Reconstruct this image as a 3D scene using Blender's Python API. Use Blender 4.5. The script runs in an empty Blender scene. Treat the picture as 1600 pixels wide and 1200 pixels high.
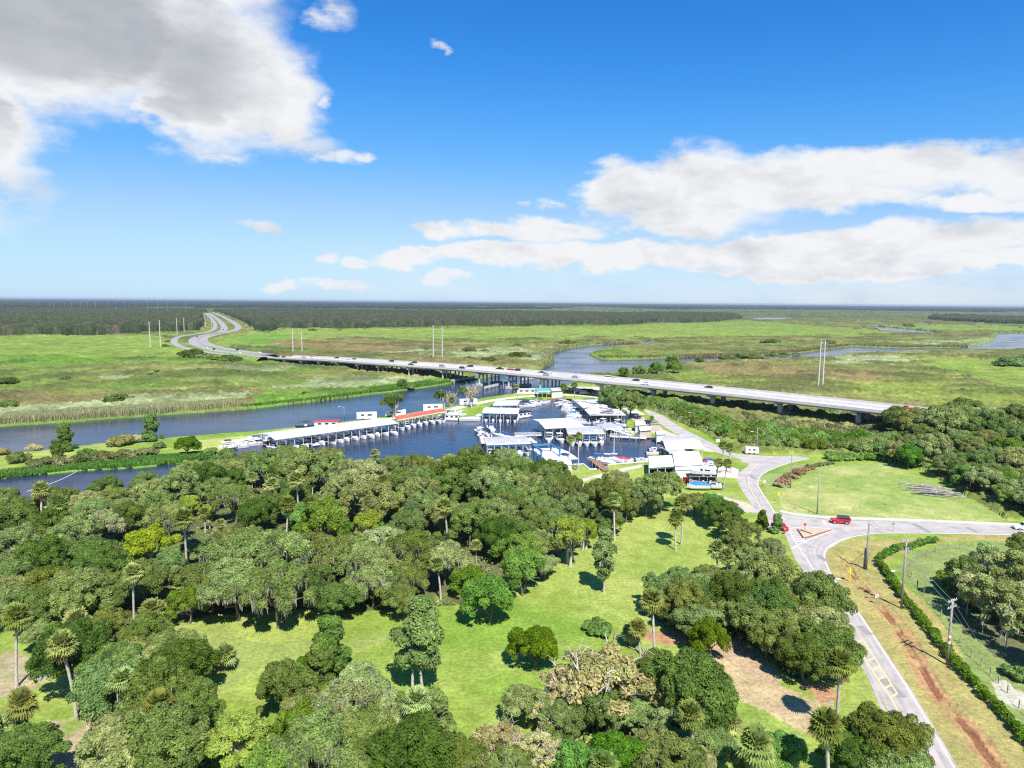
import bpy, math, random
import numpy as np
from mathutils import Vector, Matrix

# ---------------------------------------------------------------- camera, sun, sky, exposure
SC = bpy.context.scene
COL = SC.collection
CAM_H = 54.0
FPX = 1067.0                      # focal length in pixels of the 1600 px wide photograph
PITCH = math.atan(128.5 / FPX)
ROLL = math.radians(0.4655)
_F = Vector((0, math.cos(PITCH), -math.sin(PITCH)))
_R0 = Vector((1, 0, 0))
_U0 = _R0.cross(_F)
_R = (_R0 * math.cos(ROLL) + _U0 * math.sin(ROLL)).normalized()
_U = _R.cross(_F).normalized()
cam_data = bpy.data.cameras.new('camera')
cam_data.sensor_width = 36.0
cam_data.lens = 36.0 * FPX / 1600.0
cam_data.clip_start = 0.5
cam_data.clip_end = 90000
cam = bpy.data.objects.new('camera', cam_data)
COL.objects.link(cam)
cam.matrix_world = Matrix(((_R.x, _U.x, -_F.x, 0), (_R.y, _U.y, -_F.y, 0), (_R.z, _U.z, -_F.z, CAM_H), (0, 0, 0, 1)))
SC.camera = cam

SUN_EL, SHADOW_AZ = math.radians(53), math.radians(-16)
sd = bpy.data.lights.new('sun', 'SUN')
sd.energy = 4.5
sd.angle = math.radians(0.53)
sd.color = (1.0, 0.955, 0.89)
sun = bpy.data.objects.new('sun', sd)
COL.objects.link(sun)
_L = Vector((math.sin(SHADOW_AZ) * math.cos(SUN_EL), math.cos(SHADOW_AZ) * math.cos(SUN_EL), -math.sin(SUN_EL)))
sun.rotation_euler = _L.to_track_quat('-Z', 'Y').to_euler()

SC.view_settings.view_transform = 'Standard'
SC.view_settings.look = 'None'
SC.view_settings.gamma = 1
SC.view_settings.exposure = 0.8
SC.render.engine = 'CYCLES'
SC.cycles.use_denoising = False
SC.cycles.filter_width = 1.2
SC.cycles.max_bounces = 6
SC.cycles.diffuse_bounces = 2
SC.cycles.glossy_bounces = 2
SC.cycles.transmission_bounces = 3
SC.cycles.volume_bounces = 0
SC.cycles.sample_clamp_indirect = 4.0
SC.cycles.caustics_reflective = False
SC.cycles.caustics_refractive = False


def ray(px, py):
    return _F * FPX + _R * (px - 800.0) + _U * (600.0 - py)


def P(px, py, h=0.0):
    d = ray(px, py)
    t = (h - CAM_H) / min(d.z, -0.4)
    return Vector((d.x * t, d.y * t, h))


def depth(p):
    return _F.dot(Vector((p[0], p[1], p[2] - CAM_H)))


def height_at(base, px, py):
    d = ray(px, py)
    t = math.hypot(base.x, base.y) / math.hypot(d.x, d.y)
    return CAM_H + d.z * t


# ---- node helpers
class NT:
    def __init__(s, tree):
        s.t = tree
        s.t.nodes.clear()

    def n(s, kind, **kw):
        nd = s.t.nodes.new(kind)
        ins = kw.pop('ins', {})
        for k, v in kw.items():
            setattr(nd, k, v)
        for k, v in ins.items():
            if hasattr(v, 'is_linked') or isinstance(v, bpy.types.NodeSocket):
                s.t.links.new(v, nd.inputs[k])
            else:
                nd.inputs[k].default_value = v
        return nd

    def m(s, op, a, b=None, c=None, clamp=False):
        ins = {0: a}
        if b is not None: ins[1] = b
        if c is not None: ins[2] = c
        return s.n('ShaderNodeMath', operation=op, use_clamp=clamp, ins=ins).outputs[0]

    def v(s, op, a, b=None):
        ins = {0: a}
        if b is not None: ins[1] = b
        nd = s.n('ShaderNodeVectorMath', operation=op, ins=ins)
        return nd.outputs['Value'] if op in ('LENGTH', 'DOT_PRODUCT', 'DISTANCE') else nd.outputs[0]

    def mix(s, f, a, b, blend='MIX'):
        nd = s.n('ShaderNodeMix', data_type='RGBA', blend_type=blend)
        for k, v in ((0, f), (6, a), (7, b)):
            if isinstance(v, bpy.types.NodeSocket):
                s.t.links.new(v, nd.inputs[k])
            else:
                nd.inputs[k].default_value = v if k == 0 else (*v[:3], 1)
        return nd.outputs[2]

    def noise(s, vec, scale, detail=4, rough=0.55, **kw):
        ins = {'Scale': scale, 'Detail': detail, 'Roughness': rough}
        if vec is not None: ins['Vector'] = vec
        ins.update(kw)
        return s.n('ShaderNodeTexNoise', ins=ins).outputs[0]

    def ramp(s, f, lo, hi, a=0.0, b=1.0, smooth=True):
        nd = s.n('ShaderNodeMapRange', clamp=True, ins={0: f, 1: lo, 2: hi, 3: a, 4: b})
        nd.interpolation_type = 'SMOOTHSTEP' if smooth else 'LINEAR'
        return nd.outputs[0]


world = bpy.data.worlds.new('World')
SC.world = world
world.use_nodes = True
w = NT(world.node_tree)
geo = w.n('ShaderNodeTexCoord').outputs['Generated']
sky = w.n('ShaderNodeTexSky', sky_type='NISHITA', sun_disc=False, sun_elevation=SUN_EL,
          sun_rotation=math.pi + SHADOW_AZ, altitude=0, air_density=1.0, dust_density=0.3, ozone_density=3.0)
sep = w.n('ShaderNodeSeparateXYZ', ins={0: geo})
azs = w.m('ARCTAN2', sep.outputs[0], sep.outputs[1])
els = w.m('ARCSINE', sep.outputs[2])
uv = w.n('ShaderNodeCombineXYZ', ins={0: azs, 1: els, 2: 0.0}).outputs[0]
nz = w.n('ShaderNodeMapping', ins={0: uv, 3: (1.0, 2.0, 1.0)}).outputs[0]
warp = w.n('ShaderNodeTexNoise', ins={'Vector': nz, 'Scale': 7.0, 'Detail': 9.0, 'Roughness': 0.6})
big = w.n('ShaderNodeTexNoise', ins={'Vector': nz, 'Scale': 3.2, 'Detail': 3.0, 'Roughness': 0.5})
wv = w.v('MULTIPLY', w.v('SUBTRACT', warp.outputs['Color'], (0.5, 0.5, 0.5)), (0.20, 0.085, 0.0))
uvw = w.v('ADD', uv, wv)


def azel(px, py):
    d = ray(px, py).normalized()
    return math.atan2(d.x, d.y), math.asin(d.z)


def blobs(lst):
    acc = None
    for (cx, cy, rx, ry, s) in lst:
        rx *= 1.07; ry *= 1.10
        a, e = azel(cx, cy)
        a1, _ = azel(cx + rx, cy)
        a0, _ = azel(cx - rx, cy)
        _, e1 = azel(cx, cy - ry)
        _, e0 = azel(cx, cy + ry)
        q = w.v('MULTIPLY', w.v('SUBTRACT', uvw, (a, e, 0)), (2 / (a1 - a0), 2 / (e1 - e0), 0))
        d = w.m('MULTIPLY_ADD', w.v('LENGTH', q), -s, s)
        acc = d if acc is None else w.m('SMOOTH_MAX', acc, d, 0.12)
    return acc


CL_A = [(120, 40, 300, 140, 1), (330, 110, 150, 120, 1), (425, 150, 90, 75, 1), (300, 180, 100, 55, 1), (10, 170, 75, 165, .7),
        (300, -60, 150, 120, 1)]
CL_B = [(990, 300, 100, 55, 1), (1090, 285, 110, 55, 1), (1190, 292, 120, 50, 1), (1300, 275, 150, 42, 1), (1450, 262, 190, 38, .9),
        (1600, 255, 130, 45, .9), (1060, 340, 150, 34, 1), (1310, 312, 170, 20, .8), (1540, 312, 120, 18, .9),
        (670, 362, 62, 17, .9), (770, 356, 70, 17, .8), (860, 360, 80, 22, .9), (650, 404, 55, 15, .9), (740, 398, 80, 17, .9), (860, 398, 120, 20, 1),
        (1010, 402, 170, 22, 1), (1190, 396, 190, 26, 1), (1390, 385, 210, 32, 1), (1570, 372, 150, 34, 1), (1300, 421, 330, 13, .9), (1560, 415, 160, 17, .9)]
CL_C = [(955, 250, 42, 17, .75), (850, 318, 28, 9, .6), (412, 365, 34, 11, .8), (508, 403, 34, 10, .85), (570, 407, 32, 9, .8), (463, 449, 26, 9, .7),
        (540, 447, 48, 12, .85), (710, 432, 34, 11, .8), (480, 215, 60, 26, .55), (540, 240, 52, 13, .6), (510, 15, 42, 26, .5), (680, 78, 18, 8, .5),
        (30, 300, 60, 30, .4), (455, 208, 44, 17, .7), (505, 236, 50, 15, .75), (585, 243, 20, 8, .6), (345, 235, 60, 12, .5), (520, 150, 22, 14, .6)]
fA = blobs(CL_A)
fB = blobs(CL_B)
fC = blobs(CL_C)
wn = warp.outputs[0]
fine = w.noise(nz, 26.0, 6, .62)
wn2 = w.m('MULTIPLY_ADD', fine, .35, w.m('MULTIPLY', wn, .82))
dA = w.ramp(w.m('ADD', fA, w.m('MULTIPLY_ADD', wn2, 1.0, -.58)), -0.14, 0.42)
dB = w.ramp(w.m('ADD', fB, w.m('MULTIPLY_ADD', wn2, 1.0, -.56)), -0.08, 0.42)
dC = w.ramp(w.m('ADD', fC, w.m('MULTIPLY_ADD', wn2, 1.5, -.80)), 0.0, 0.6, 0, 0.85)
dens = w.m('MAXIMUM', w.m('MAXIMUM', dA, dB), dC)
front = w.ramp(sep.outputs[1], 0.0, 0.2)
dens = w.m('MULTIPLY', dens, front)
# thin veil low over the horizon on the right
veil = w.m('MULTIPLY', w.ramp(azs, -0.45, 0.15), w.ramp(els, 0.13, 0.0))
veil = w.m('MULTIPLY', w.m('MULTIPLY', veil, w.ramp(big.outputs[0], 0.3, 0.7, 0.3, 1.0)), 0.6)
dens = w.m('MAXIMUM', dens, veil)
# grey undersides: thick parts of the left cloud and the base of the right banks
gA = w.m('MULTIPLY', w.ramp(fA, 0.22, 0.62), w.ramp(azs, azel(470, 150)[0], azel(300, 150)[0]))
gA = w.m('MULTIPLY', gA, w.ramp(els, azel(400, 260)[1], azel(400, 120)[1], 0.3, 1.0))
gB = w.m('MULTIPLY', w.ramp(fB, 0.1, 0.7), w.ramp(big.outputs[0], 0.38, 0.62))
grey = w.m('ADD', w.m('MULTIPLY', gA, 0.8), w.m('MULTIPLY', w.m('MULTIPLY', gB, 0.25), w.m('SUBTRACT', 1.0, w.m('MINIMUM', dA, 1.0))), clamp=True)
sh_up = w.noise(w.v('ADD', nz, (0.012, 0.05, 0.0)), 7.0, 9, .6)
emb = w.m('MULTIPLY', w.m('SUBTRACT', sh_up, wn), w.m('MULTIPLY_ADD', gA, -1.1, 1.7))
grey = w.m('ADD', grey, emb, clamp=True)
grey = w.m('ADD', grey, w.m('MULTIPLY_ADD', fine, 0.24, -0.10), clamp=True)
ccol = w.mix(grey, (5.2, 5.3, 5.45), (2.35, 2.5, 2.8))
half = w.v('MULTIPLY', sky.outputs[0], (.1, .1, .1))
crv = w.n('ShaderNodeRGBCurve', ins={1: half})       # deepens the blue overhead as the photograph's processing does
for ci, pts_ in enumerate((((.138, .021), (.218, .067), (.413, .241), (.739, .33), (1, .36)), ((.233, .144), (.358, .247), (.603, .402), (.76, .465), (1, .5)),
                           ((.407, .428), (.57, .557), (.66, .575), (.75, .58), (1, .6)))):
    cu = crv.mapping.curves[ci]
    cu.points[0].location = (0, 0); cu.points[1].location = pts_[-1]
    for q in pts_[:-1]: cu.points.new(*q)
crv.mapping.update()
hsv = w.v('MULTIPLY', crv.outputs[0], (10, 10, 10))
fin = w.mix(dens, hsv, ccol)
bg = w.n('ShaderNodeBackground', ins={'Color': fin, 'Strength': 0.10})
w.n('ShaderNodeOutputWorld', ins={0: bg.outputs[0]})

# ---------------------------------------------------------------- numpy helpers
def _hash(ix, iy, seed):
    h = (ix.astype(np.int64) * 374761393 + iy.astype(np.int64) * 668265263 + seed * 1442695041) & 0xFFFFFFFF
    h = ((h ^ (h >> 13)) * 1274126177) & 0xFFFFFFFF
    h = (h ^ (h >> 16)) & 0xFFFFFF
    return h / float(0xFFFFFF)


def vn(x, y, seed=0):
    ix = np.floor(x); iy = np.floor(y)
    fx = x - ix; fy = y - iy
    fx = fx * fx * (3 - 2 * fx); fy = fy * fy * (3 - 2 * fy)
    a = _hash(ix, iy, seed); b = _hash(ix + 1, iy, seed); c = _hash(ix, iy + 1, seed); d = _hash(ix + 1, iy + 1, seed)
    return (a * (1 - fx) + b * fx) * (1 - fy) + (c * (1 - fx) + d * fx) * fy


def fbm(x, y, seed=0, octv=4):
    s = np.zeros_like(x); a = 0.5; t = 0
    for o in range(octv):
        s += a * vn(x * 2 ** o, y * 2 ** o, seed + o * 17); t += a; a *= 0.5
    return s / t


def cells(x, y, size, seed):
    """jittered-grid nearest point: distance (in cell units), cell random"""
    X = x / size; Y = y / size
    ix = np.floor(X); iy = np.floor(Y)
    best = np.full(X.shape, 9.0); rnd = np.zeros(X.shape)
    for dx in (-1, 0, 1):
        for dy in (-1, 0, 1):
            jx = ix + dx + 0.15 + 0.7 * _hash(ix + dx, iy + dy, seed)
            jy = iy + dy + 0.15 + 0.7 * _hash(ix + dx, iy + dy, seed + 5)
            d = (X - jx) ** 2 + (Y - jy) ** 2
            k = d < best
            best = np.where(k, d, best)
            rnd = np.where(k, _hash(ix + dx, iy + dy, seed + 9), rnd)
    return np.sqrt(best), rnd


def W(poly, h=0.0):
    return np.array([P(x, y, h).xy[:] for x, y in poly])


def inside(x, y, poly):
    """poly in world coords"""
    out = np.zeros(x.shape, bool)
    bb = (x >= poly[:, 0].min()) & (x <= poly[:, 0].max()) & (y >= poly[:, 1].min()) & (y <= poly[:, 1].max())
    xs = x[bb]; ys = y[bb]
    r = np.zeros(xs.shape, bool)
    n = len(poly)
    for i in range(n):
        x0, y0 = poly[i]; x1, y1 = poly[(i + 1) % n]
        if y0 == y1: continue
        c = ((y0 > ys) != (y1 > ys)) & (xs < (x1 - x0) * (ys - y0) / (y1 - y0) + x0)
        r ^= c
    out[bb] = r
    return out


def near_line(x, y, line, d):
    out = np.zeros(x.shape, bool)
    for (x0, y0), (x1, y1) in zip(line[:-1], line[1:]):
        bb = (x > min(x0, x1) - d) & (x < max(x0, x1) + d) & (y > min(y0, y1) - d) & (y < max(y0, y1) + d)
        xs = x[bb]; ys = y[bb]
        L = max((x1 - x0) ** 2 + (y1 - y0) ** 2, 1e-6)
        t = np.clip(((xs - x0) * (x1 - x0) + (ys - y0) * (y1 - y0)) / L, 0, 1)
        out[bb] |= (xs - x0 - t * (x1 - x0)) ** 2 + (ys - y0 - t * (y1 - y0)) ** 2 < d * d
    return out


def link(name, mesh, parent=None, mats=()):
    o = bpy.data.objects.new(name, mesh)
    COL.objects.link(o)
    if parent is not None: o.parent = parent
    for m in mats: mesh.materials.append(m)
    return o


def fastmesh(name, V, F, smooth=False, attrs=None, colors=None, mi=None):
    V = np.asarray(V, np.float32); F = np.asarray(F, np.int32)
    me = bpy.data.meshes.new(name)
    k = F.shape[1]
    me.vertices.add(len(V)); me.vertices.foreach_set('co', V.ravel())
    me.loops.add(F.size); me.loops.foreach_set('vertex_index', F.ravel())
    me.polygons.add(len(F))
    me.polygons.foreach_set('loop_start', np.arange(0, F.size, k, dtype=np.int32))
    me.polygons.foreach_set('loop_total', np.full(len(F), k, np.int32))
    if mi is not None: me.polygons.foreach_set('material_index', np.asarray(mi, np.int32))
    if smooth: me.polygons.foreach_set('use_smooth', np.ones(len(F), bool))
    for nme, arr in (attrs or {}).items():
        a = me.attributes.new(nme, 'FLOAT', 'POINT'); a.data.foreach_set('value', np.asarray(arr, np.float32))
    for nme, arr in (colors or {}).items():
        a = me.attributes.new(nme, 'FLOAT_COLOR', 'POINT'); a.data.foreach_set('color', np.asarray(arr, np.float32).ravel())
    me.update(calc_edges=True)
    return me


def structure(o, kind='structure'):
    o['kind'] = kind
    return o


THINGS = []      # (object, description, place phrase, x, y) -> unique labels at the end


def thing(name, cat, desc, place='', loc=(0, 0, 0), rz=0.0, group=None, fixed=False):
    o = bpy.data.objects.new(name, None)
    COL.objects.link(o)
    o.location = loc; o.rotation_euler = (0, 0, rz)
    o.empty_display_size = 0.5
    reg(o, cat, desc, place, loc, group, fixed)
    return o


def reg(o, cat, desc, place='', loc=None, group=None, fixed=False):
    o['category'] = cat
    if group: o['group'] = group
    elif 'group' in o: del o['group']
    loc = loc if loc is not None else o.location
    THINGS.append((o, desc, place, loc[0], loc[1], fixed))
    return o


def copy_tree(o, parent=None):
    c = o.copy(); COL.objects.link(c); c.parent = parent
    for ch in list(o.children): copy_tree(ch, c)
    return c


# ---------------------------------------------------------------- materials
def mat(name, col, rough=0.7, metal=0.0, var=0.12, scale=2.0, bump=0.0, bscale=20.0, spec=0.3, coat=0.0, dirt=None):
    m = bpy.data.materials.new(name); m.use_nodes = True
    k = NT(m.node_tree)
    tc = k.n('ShaderNodeTexCoord').outputs['Object']
    nf = k.noise(tc, scale, 6, 0.6)
    v = k.ramp(nf, 0.25, 0.75, 1 - var, 1 + var)
    c = k.mix(1.0, col, k.n('ShaderNodeCombineColor', ins={0: v, 1: v, 2: v}).outputs[0], 'MULTIPLY')
    if dirt:
        c = k.mix(k.ramp(k.noise(tc, dirt[1], 8, 0.7), dirt[2], dirt[3]), c, dirt[0])
    b = k.n('ShaderNodeBsdfPrincipled', ins={'Base Color': c, 'Roughness': rough, 'Metallic': metal, 'Specular IOR Level': spec, 'Coat Weight': coat})
    if bump:
        bn = k.n('ShaderNodeBump', ins={'Strength': bump, 'Distance': 0.1, 'Height': k.noise(tc, bscale, 5, 0.6)})
        m.node_tree.links.new(bn.outputs[0], b.inputs['Normal'])
    k.n('ShaderNodeOutputMaterial', ins={0: b.outputs[0]})
    return m


def leafmat(name, dark, light, dry=(0.2, 0.16, 0.07), trans=0.34, hv=0.36, dryf=0.05, hue=(-0.055, 0.535)):
    """leaf colour runs dark..light by a per leaf tint; each tree shifts a little by its own random number"""
    m = bpy.data.materials.new(name); m.use_nodes = True
    k = NT(m.node_tree)
    t = k.n('ShaderNodeAttribute', attribute_name='tint').outputs['Fac']
    rnd = k.n('ShaderNodeObjectInfo').outputs['Random']
    tc = k.n('ShaderNodeTexCoord').outputs['Object']
    n1 = k.noise(tc, 0.35, 3, 0.5)
    f = k.m('ADD', k.m('MULTIPLY', t, 0.75), k.m('MULTIPLY_ADD', n1, 0.8, -0.3), clamp=True)
    c = k.mix(f, dark, light)
    c = k.mix(k.ramp(t, 1 - dryf * 1.2, 1 - dryf * 0.8), c, dry)
    r2 = k.m('FRACT', k.m('MULTIPLY', rnd, 7.31))
    c = k.n('ShaderNodeHueSaturation', ins={'Hue': k.m('MULTIPLY_ADD', rnd, *hue), 'Saturation': k.m('MULTIPLY_ADD', r2, -0.28, 1.14),
                                            'Value': k.m('MULTIPLY_ADD', r2, hv * 2, 1 - hv), 'Color': c}).outputs[0]
    d = k.n('ShaderNodeBsdfPrincipled', ins={'Base Color': c, 'Roughness': 0.6, 'Specular IOR Level': 0.12})
    tr = k.n('ShaderNodeBsdfTranslucent', ins={'Color': k.mix(0.5, c, (light[0] * 1.3, light[1] * 1.3, light[2] * .6))})
    mx = k.n('ShaderNodeMixShader', ins={0: trans, 1: d.outputs[0], 2: tr.outputs[0]})
    k.n('ShaderNodeOutputMaterial', ins={0: mx.outputs[0]})
    return m


M = {}
M['oak'] = leafmat('oak_leaves', (.050, .076, .020), (.37, .46, .11))
M['oakdark'] = leafmat('dark_oak_leaves', (.036, .062, .016), (.28, .375, .085))
M['olive'] = leafmat('olive_leaves', (.095, .11, .035), (.48, .52, .18))
M['green'] = leafmat('green_leaves', (.05, .105, .015), (.29, .46, .06))
M['lime'] = leafmat('lime_leaves', (.14, .20, .02), (.46, .56, .07), hv=.12, hue=(-.012, .506))
M['dry'] = leafmat('dry_leaves', (.26, .20, .08), (.66, .56, .28), dry=(.25, .12, .05))
M['palmleaf'] = leafmat('palm_fronds', (.11, .15, .04), (.50, .55, .16), dry=(.42, .32, .12), dryf=0.06)
M['palmdead'] = leafmat('dead_fronds', (.26, .20, .08), (.50, .40, .18))
M['moss'] = leafmat('spanish_moss', (.22, .21, .15), (.46, .44, .33), dryf=0.0)
M['reed'] = leafmat('reeds', (.16, .18, .06), (.44, .42, .22), dry=(.42, .31, .17), dryf=0.3)
M['brightreed'] = leafmat('bright_reeds', (.06, .15, .015), (.17, .32, .045), dryf=0.03)
M['scrub'] = leafmat('scrub_leaves', (.075, .10, .03), (.26, .27, .11), dry=(.36, .33, .24), dryf=0.25)
M['grass'] = leafmat('grass_tufts', (.10, .17, .03), (.27, .34, .09), dryf=0.1)
M['bark'] = mat('bark', (.16, .13, .10), .9, var=.3, scale=3, bump=.4)
M['palebark'] = mat('pale_bark', (.46, .42, .36), .9, var=.25, scale=3, bump=.3)
M['white'] = mat('white_paint', (.68, .68, .67), .45, var=.05, scale=.8, dirt=((.5, .49, .46), 1.5, .62, .85))
M['whiteroof'] = mat('white_metal_roof', (.60, .60, .60), .5, var=.10, scale=.15, dirt=((.46, .45, .44), .25, .5, .75))
M['greyroof'] = mat('grey_metal_roof', (.42, .41, .41), .5, var=.1, scale=.2, dirt=((.60, .59, .58), .2, .5, .7))
M['oldroof'] = mat('stained_roof', (.66, .64, .62), .6, var=.1, scale=.2, dirt=((.13, .11, .10), .18, .48, .6))
M['redroof'] = mat('rusted_roof', (.50, .11, .06), .7, var=.2, scale=.5, dirt=((.46, .25, .17), .3, .5, .7))
M['redmetal'] = mat('red_metal', (.5, .05, .06), .5)
M['gel'] = mat('white_gelcoat', (.68, .68, .68), .25, var=.03, spec=.5)
M['glass'] = mat('dark_glass', (.02, .03, .04), .08, var=.0, spec=.8)
M['wood'] = mat('weathered_wood', (.33, .29, .25), .85, var=.25, scale=2, bump=.2)
M['brownwood'] = mat('brown_wood', (.26, .15, .09), .85, var=.3, scale=2, bump=.2)
M['palewood'] = mat('pale_boards', (.62, .59, .55), .8, var=.15, scale=2)
M['dark'] = mat('black_rubber', (.02, .02, .022), .7)
M['metal'] = mat('galvanised', (.45, .46, .47), .45, metal=.6, var=.1)
M['blue'] = mat('blue_paint', (.05, .22, .42), .45)
M['bluecan'] = mat('blue_canvas', (.03, .17, .50), .8)
M['teal'] = mat('teal_roof', (.10, .42, .46), .5)
M['redcan'] = mat('red_canvas', (.55, .03, .06), .7)
M['concrete'] = mat('concrete', (.50, .48, .45), .85, var=.12, scale=.3, bump=.1, dirt=((.3, .29, .27), .4, .55, .8))
M['deckcon'] = mat('deck_concrete', (.50, .465, .435), .85, var=.06, scale=.05, bump=.05, bscale=3, dirt=((.43, .41, .40), .03, .5, .7))
M['asphalt'] = mat('bleached_asphalt', (.43, .385, .35), .9, var=.10, scale=.25, bump=.1, bscale=8, dirt=((.29, .27, .26), .22, .46, .7))
M['hwy'] = mat('highway_asphalt', (.30, .285, .27), .9, var=.1, scale=.02)
M['sand'] = mat('pale_sand', (.60, .53, .44), .95, var=.15, scale=.2, dirt=((.30, .32, .14), .3, .55, .72))
M['paintw'] = mat('white_road_paint', (.74, .74, .72), .8, var=.15, scale=3)
M['painty'] = mat('yellow_road_paint', (.66, .57, .24), .8, var=.15, scale=3)
M['paintc'] = mat('faded_yellow_paint', (.62, .50, .30), .8, var=.15, scale=3)
M['yellow'] = mat('sign_yellow', (.80, .66, .03), .5)
M['red'] = mat('red_paint', (.55, .02, .03), .35, var=.03, coat=.5)
M['redsign'] = mat('sign_red', (.6, .03, .03), .5)
M['chrome'] = mat('silver_paint', (.5, .5, .52), .3, metal=.5, var=.03)
M['black'] = mat('black_paint', (.02, .02, .025), .3, var=.03, coat=.5)
M['carwhite'] = mat('white_car_paint', (.78, .78, .78), .3, var=.03, coat=.5)
M['orange'] = mat('orange_paint', (.6, .10, .03), .4, var=.03)
M['shedgrey'] = mat('grey_siding', (.30, .33, .37), .7, var=.15)
M['tan'] = mat('tan_siding', (.50, .43, .32), .8)
M['lamp'] = mat('lamp_lens', (.75, .72, .6), .3)
M['log'] = mat('old_pilings', (.26, .24, .22), .9, var=.4, scale=1.5, bump=.3, dirt=((.55, .52, .5), .8, .5, .7))

# ---------------------------------------------------------------- shape helpers
class MB:
    def __init__(s):
        s.v = []; s.f = []; s.m = []; s.mats = []

    def mi(s, mt):
        if mt not in s.mats: s.mats.append(mt)
        return s.mats.index(mt)

    def add(s, vs, fs, mt):
        b = len(s.v); i = s.mi(mt)
        s.v += [tuple(v) for v in vs]
        for f in fs:
            s.f.append(tuple(b + k for k in f)); s.m.append(i)

    def box(s, c, d, mt, rz=0.0, taper=1.0, top=None):
        """c centre, d size; taper scales the top"""
        hx, hy, hz = d[0] / 2, d[1] / 2, d[2] / 2
        cs, sn = math.cos(rz), math.sin(rz)
        vs = []
        for z, k in ((-hz, 1), (hz, taper)):
            for x, y in ((-hx, -hy), (hx, -hy), (hx, hy), (-hx, hy)):
                X, Y = x * k, y * k
                vs.append((c[0] + X * cs - Y * sn, c[1] + X * sn + Y * cs, c[2] + z))
        s.add(vs, [(3, 2, 1, 0), (0, 1, 5, 4), (1, 2, 6, 5), (2, 3, 7, 6), (3, 0, 4, 7)], mt)
        s.add([vs[4], vs[5], vs[6], vs[7]], [(0, 1, 2, 3)], top or mt)

    def tube(s, pts, rad, mt, n=8, cap=True):
        pts = [Vector(p) for p in pts]
        rings = []
        for i, p in enumerate(pts):
            d = (pts[min(i + 1, len(pts) - 1)] - pts[max(i - 1, 0)]).normalized()
            a = d.orthogonal().normalized() if abs(d.z) < .9 else Vector((1, 0, 0)) - d * d.x
            a.normalize(); b = d.cross(a)
            r = rad[i] if hasattr(rad, '__len__') else rad
            rings.append([p + (a * math.cos(t) + b * math.sin(t)) * r for t in [2 * math.pi * j / n for j in range(n)]])
        vs = [v for r in rings for v in r]
        fs = [(i * n + j, i * n + (j + 1) % n, (i + 1) * n + (j + 1) % n, (i + 1) * n + j) for i in range(len(pts) - 1) for j in range(n)]
        if cap:
            fs.append(tuple(range(n - 1, -1, -1))); fs.append(tuple((len(pts) - 1) * n + j for j in range(n)))
        s.add(vs, fs, mt)

    def loft(s, rings, mt, close=True, cap=True):
        n = len(rings[0]); vs = [v for r in rings for v in r]
        fs = [(i * n + j, i * n + (j + 1) % n, (i + 1) * n + (j + 1) % n, (i + 1) * n + j)
              for i in range(len(rings) - 1) for j in range(n if close else n - 1)]
        if cap:
            fs.append(tuple(range(n - 1, -1, -1))); fs.append(tuple((len(rings) - 1) * n + j for j in range(n)))
        s.add(vs, fs, mt)

    def build(s, name, parent=None, smooth=False):
        me = bpy.data.meshes.new(name)
        me.from_pydata(s.v, [], s.f)
        for m_ in s.mats: me.materials.append(M[m_] if isinstance(m_, str) else m_)
        me.polygons.foreach_set('material_index', s.m)
        if smooth: me.polygons.foreach_set('use_smooth', [True] * len(me.polygons))
        me.update()
        return link(name, me, parent)


def smooth_line(pts, sub=6):
    """catmull-rom through 2D/3D points"""
    pts = [Vector(p) for p in pts]
    out = []
    for i in range(len(pts) - 1):
        p0 = pts[max(i - 1, 0)]; p1 = pts[i]; p2 = pts[i + 1]; p3 = pts[min(i + 2, len(pts) - 1)]
        for k in range(sub):
            t = k / sub
            out.append(0.5 * ((2 * p1) + (p2 - p0) * t + (2 * p0 - 5 * p1 + 4 * p2 - p3) * t * t + (3 * p1 - p0 - 3 * p2 + p3) * t ** 3))
    out.append(pts[-1])
    return out


def ribbon(name, pts, width, mt, z=None, skirt=0.0, parent=None, off=0.0):
    """strip along world points; width a number or list; off shifts it sideways"""
    V = []; F = []
    n = len(pts)
    for i, p in enumerate(pts):
        d = (pts[min(i + 1, n - 1)] - pts[max(i - 1, 0)]); d.z = 0; d.normalize()
        nrm = Vector((-d.y, d.x, 0)); wd = width[i] if hasattr(width, '__len__') else width
        zz = p.z if z is None else z
        for k in (-.5, .5):
            q = p + nrm * (wd * k + off); V.append((q.x, q.y, zz))
        if skirt:
            for k in (-.5, .5):
                q = p + nrm * ((wd + 2 * max(zz, .2) * skirt) * k + off); V.append((q.x, q.y, -0.3))
    st = 4 if skirt else 2
    for i in range(n - 1):
        a = i * st; b = (i + 1) * st
        F.append((a, a + 1, b + 1, b)[::-1])
        if skirt:
            F.append((a + 2, a, b, b + 2)); F.append((a + 1, a + 3, b + 3, b + 1))
    me = bpy.data.meshes.new(name); me.from_pydata(V, [], F); me.update()
    o = link(name, me, parent, [M[mt]])
    if skirt:
        me.materials.append(M['verge'])
        for i, p in enumerate(me.polygons): p.material_index = 0 if i % 3 == 0 else 1
    if parent is None: structure(o)
    return o


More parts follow.
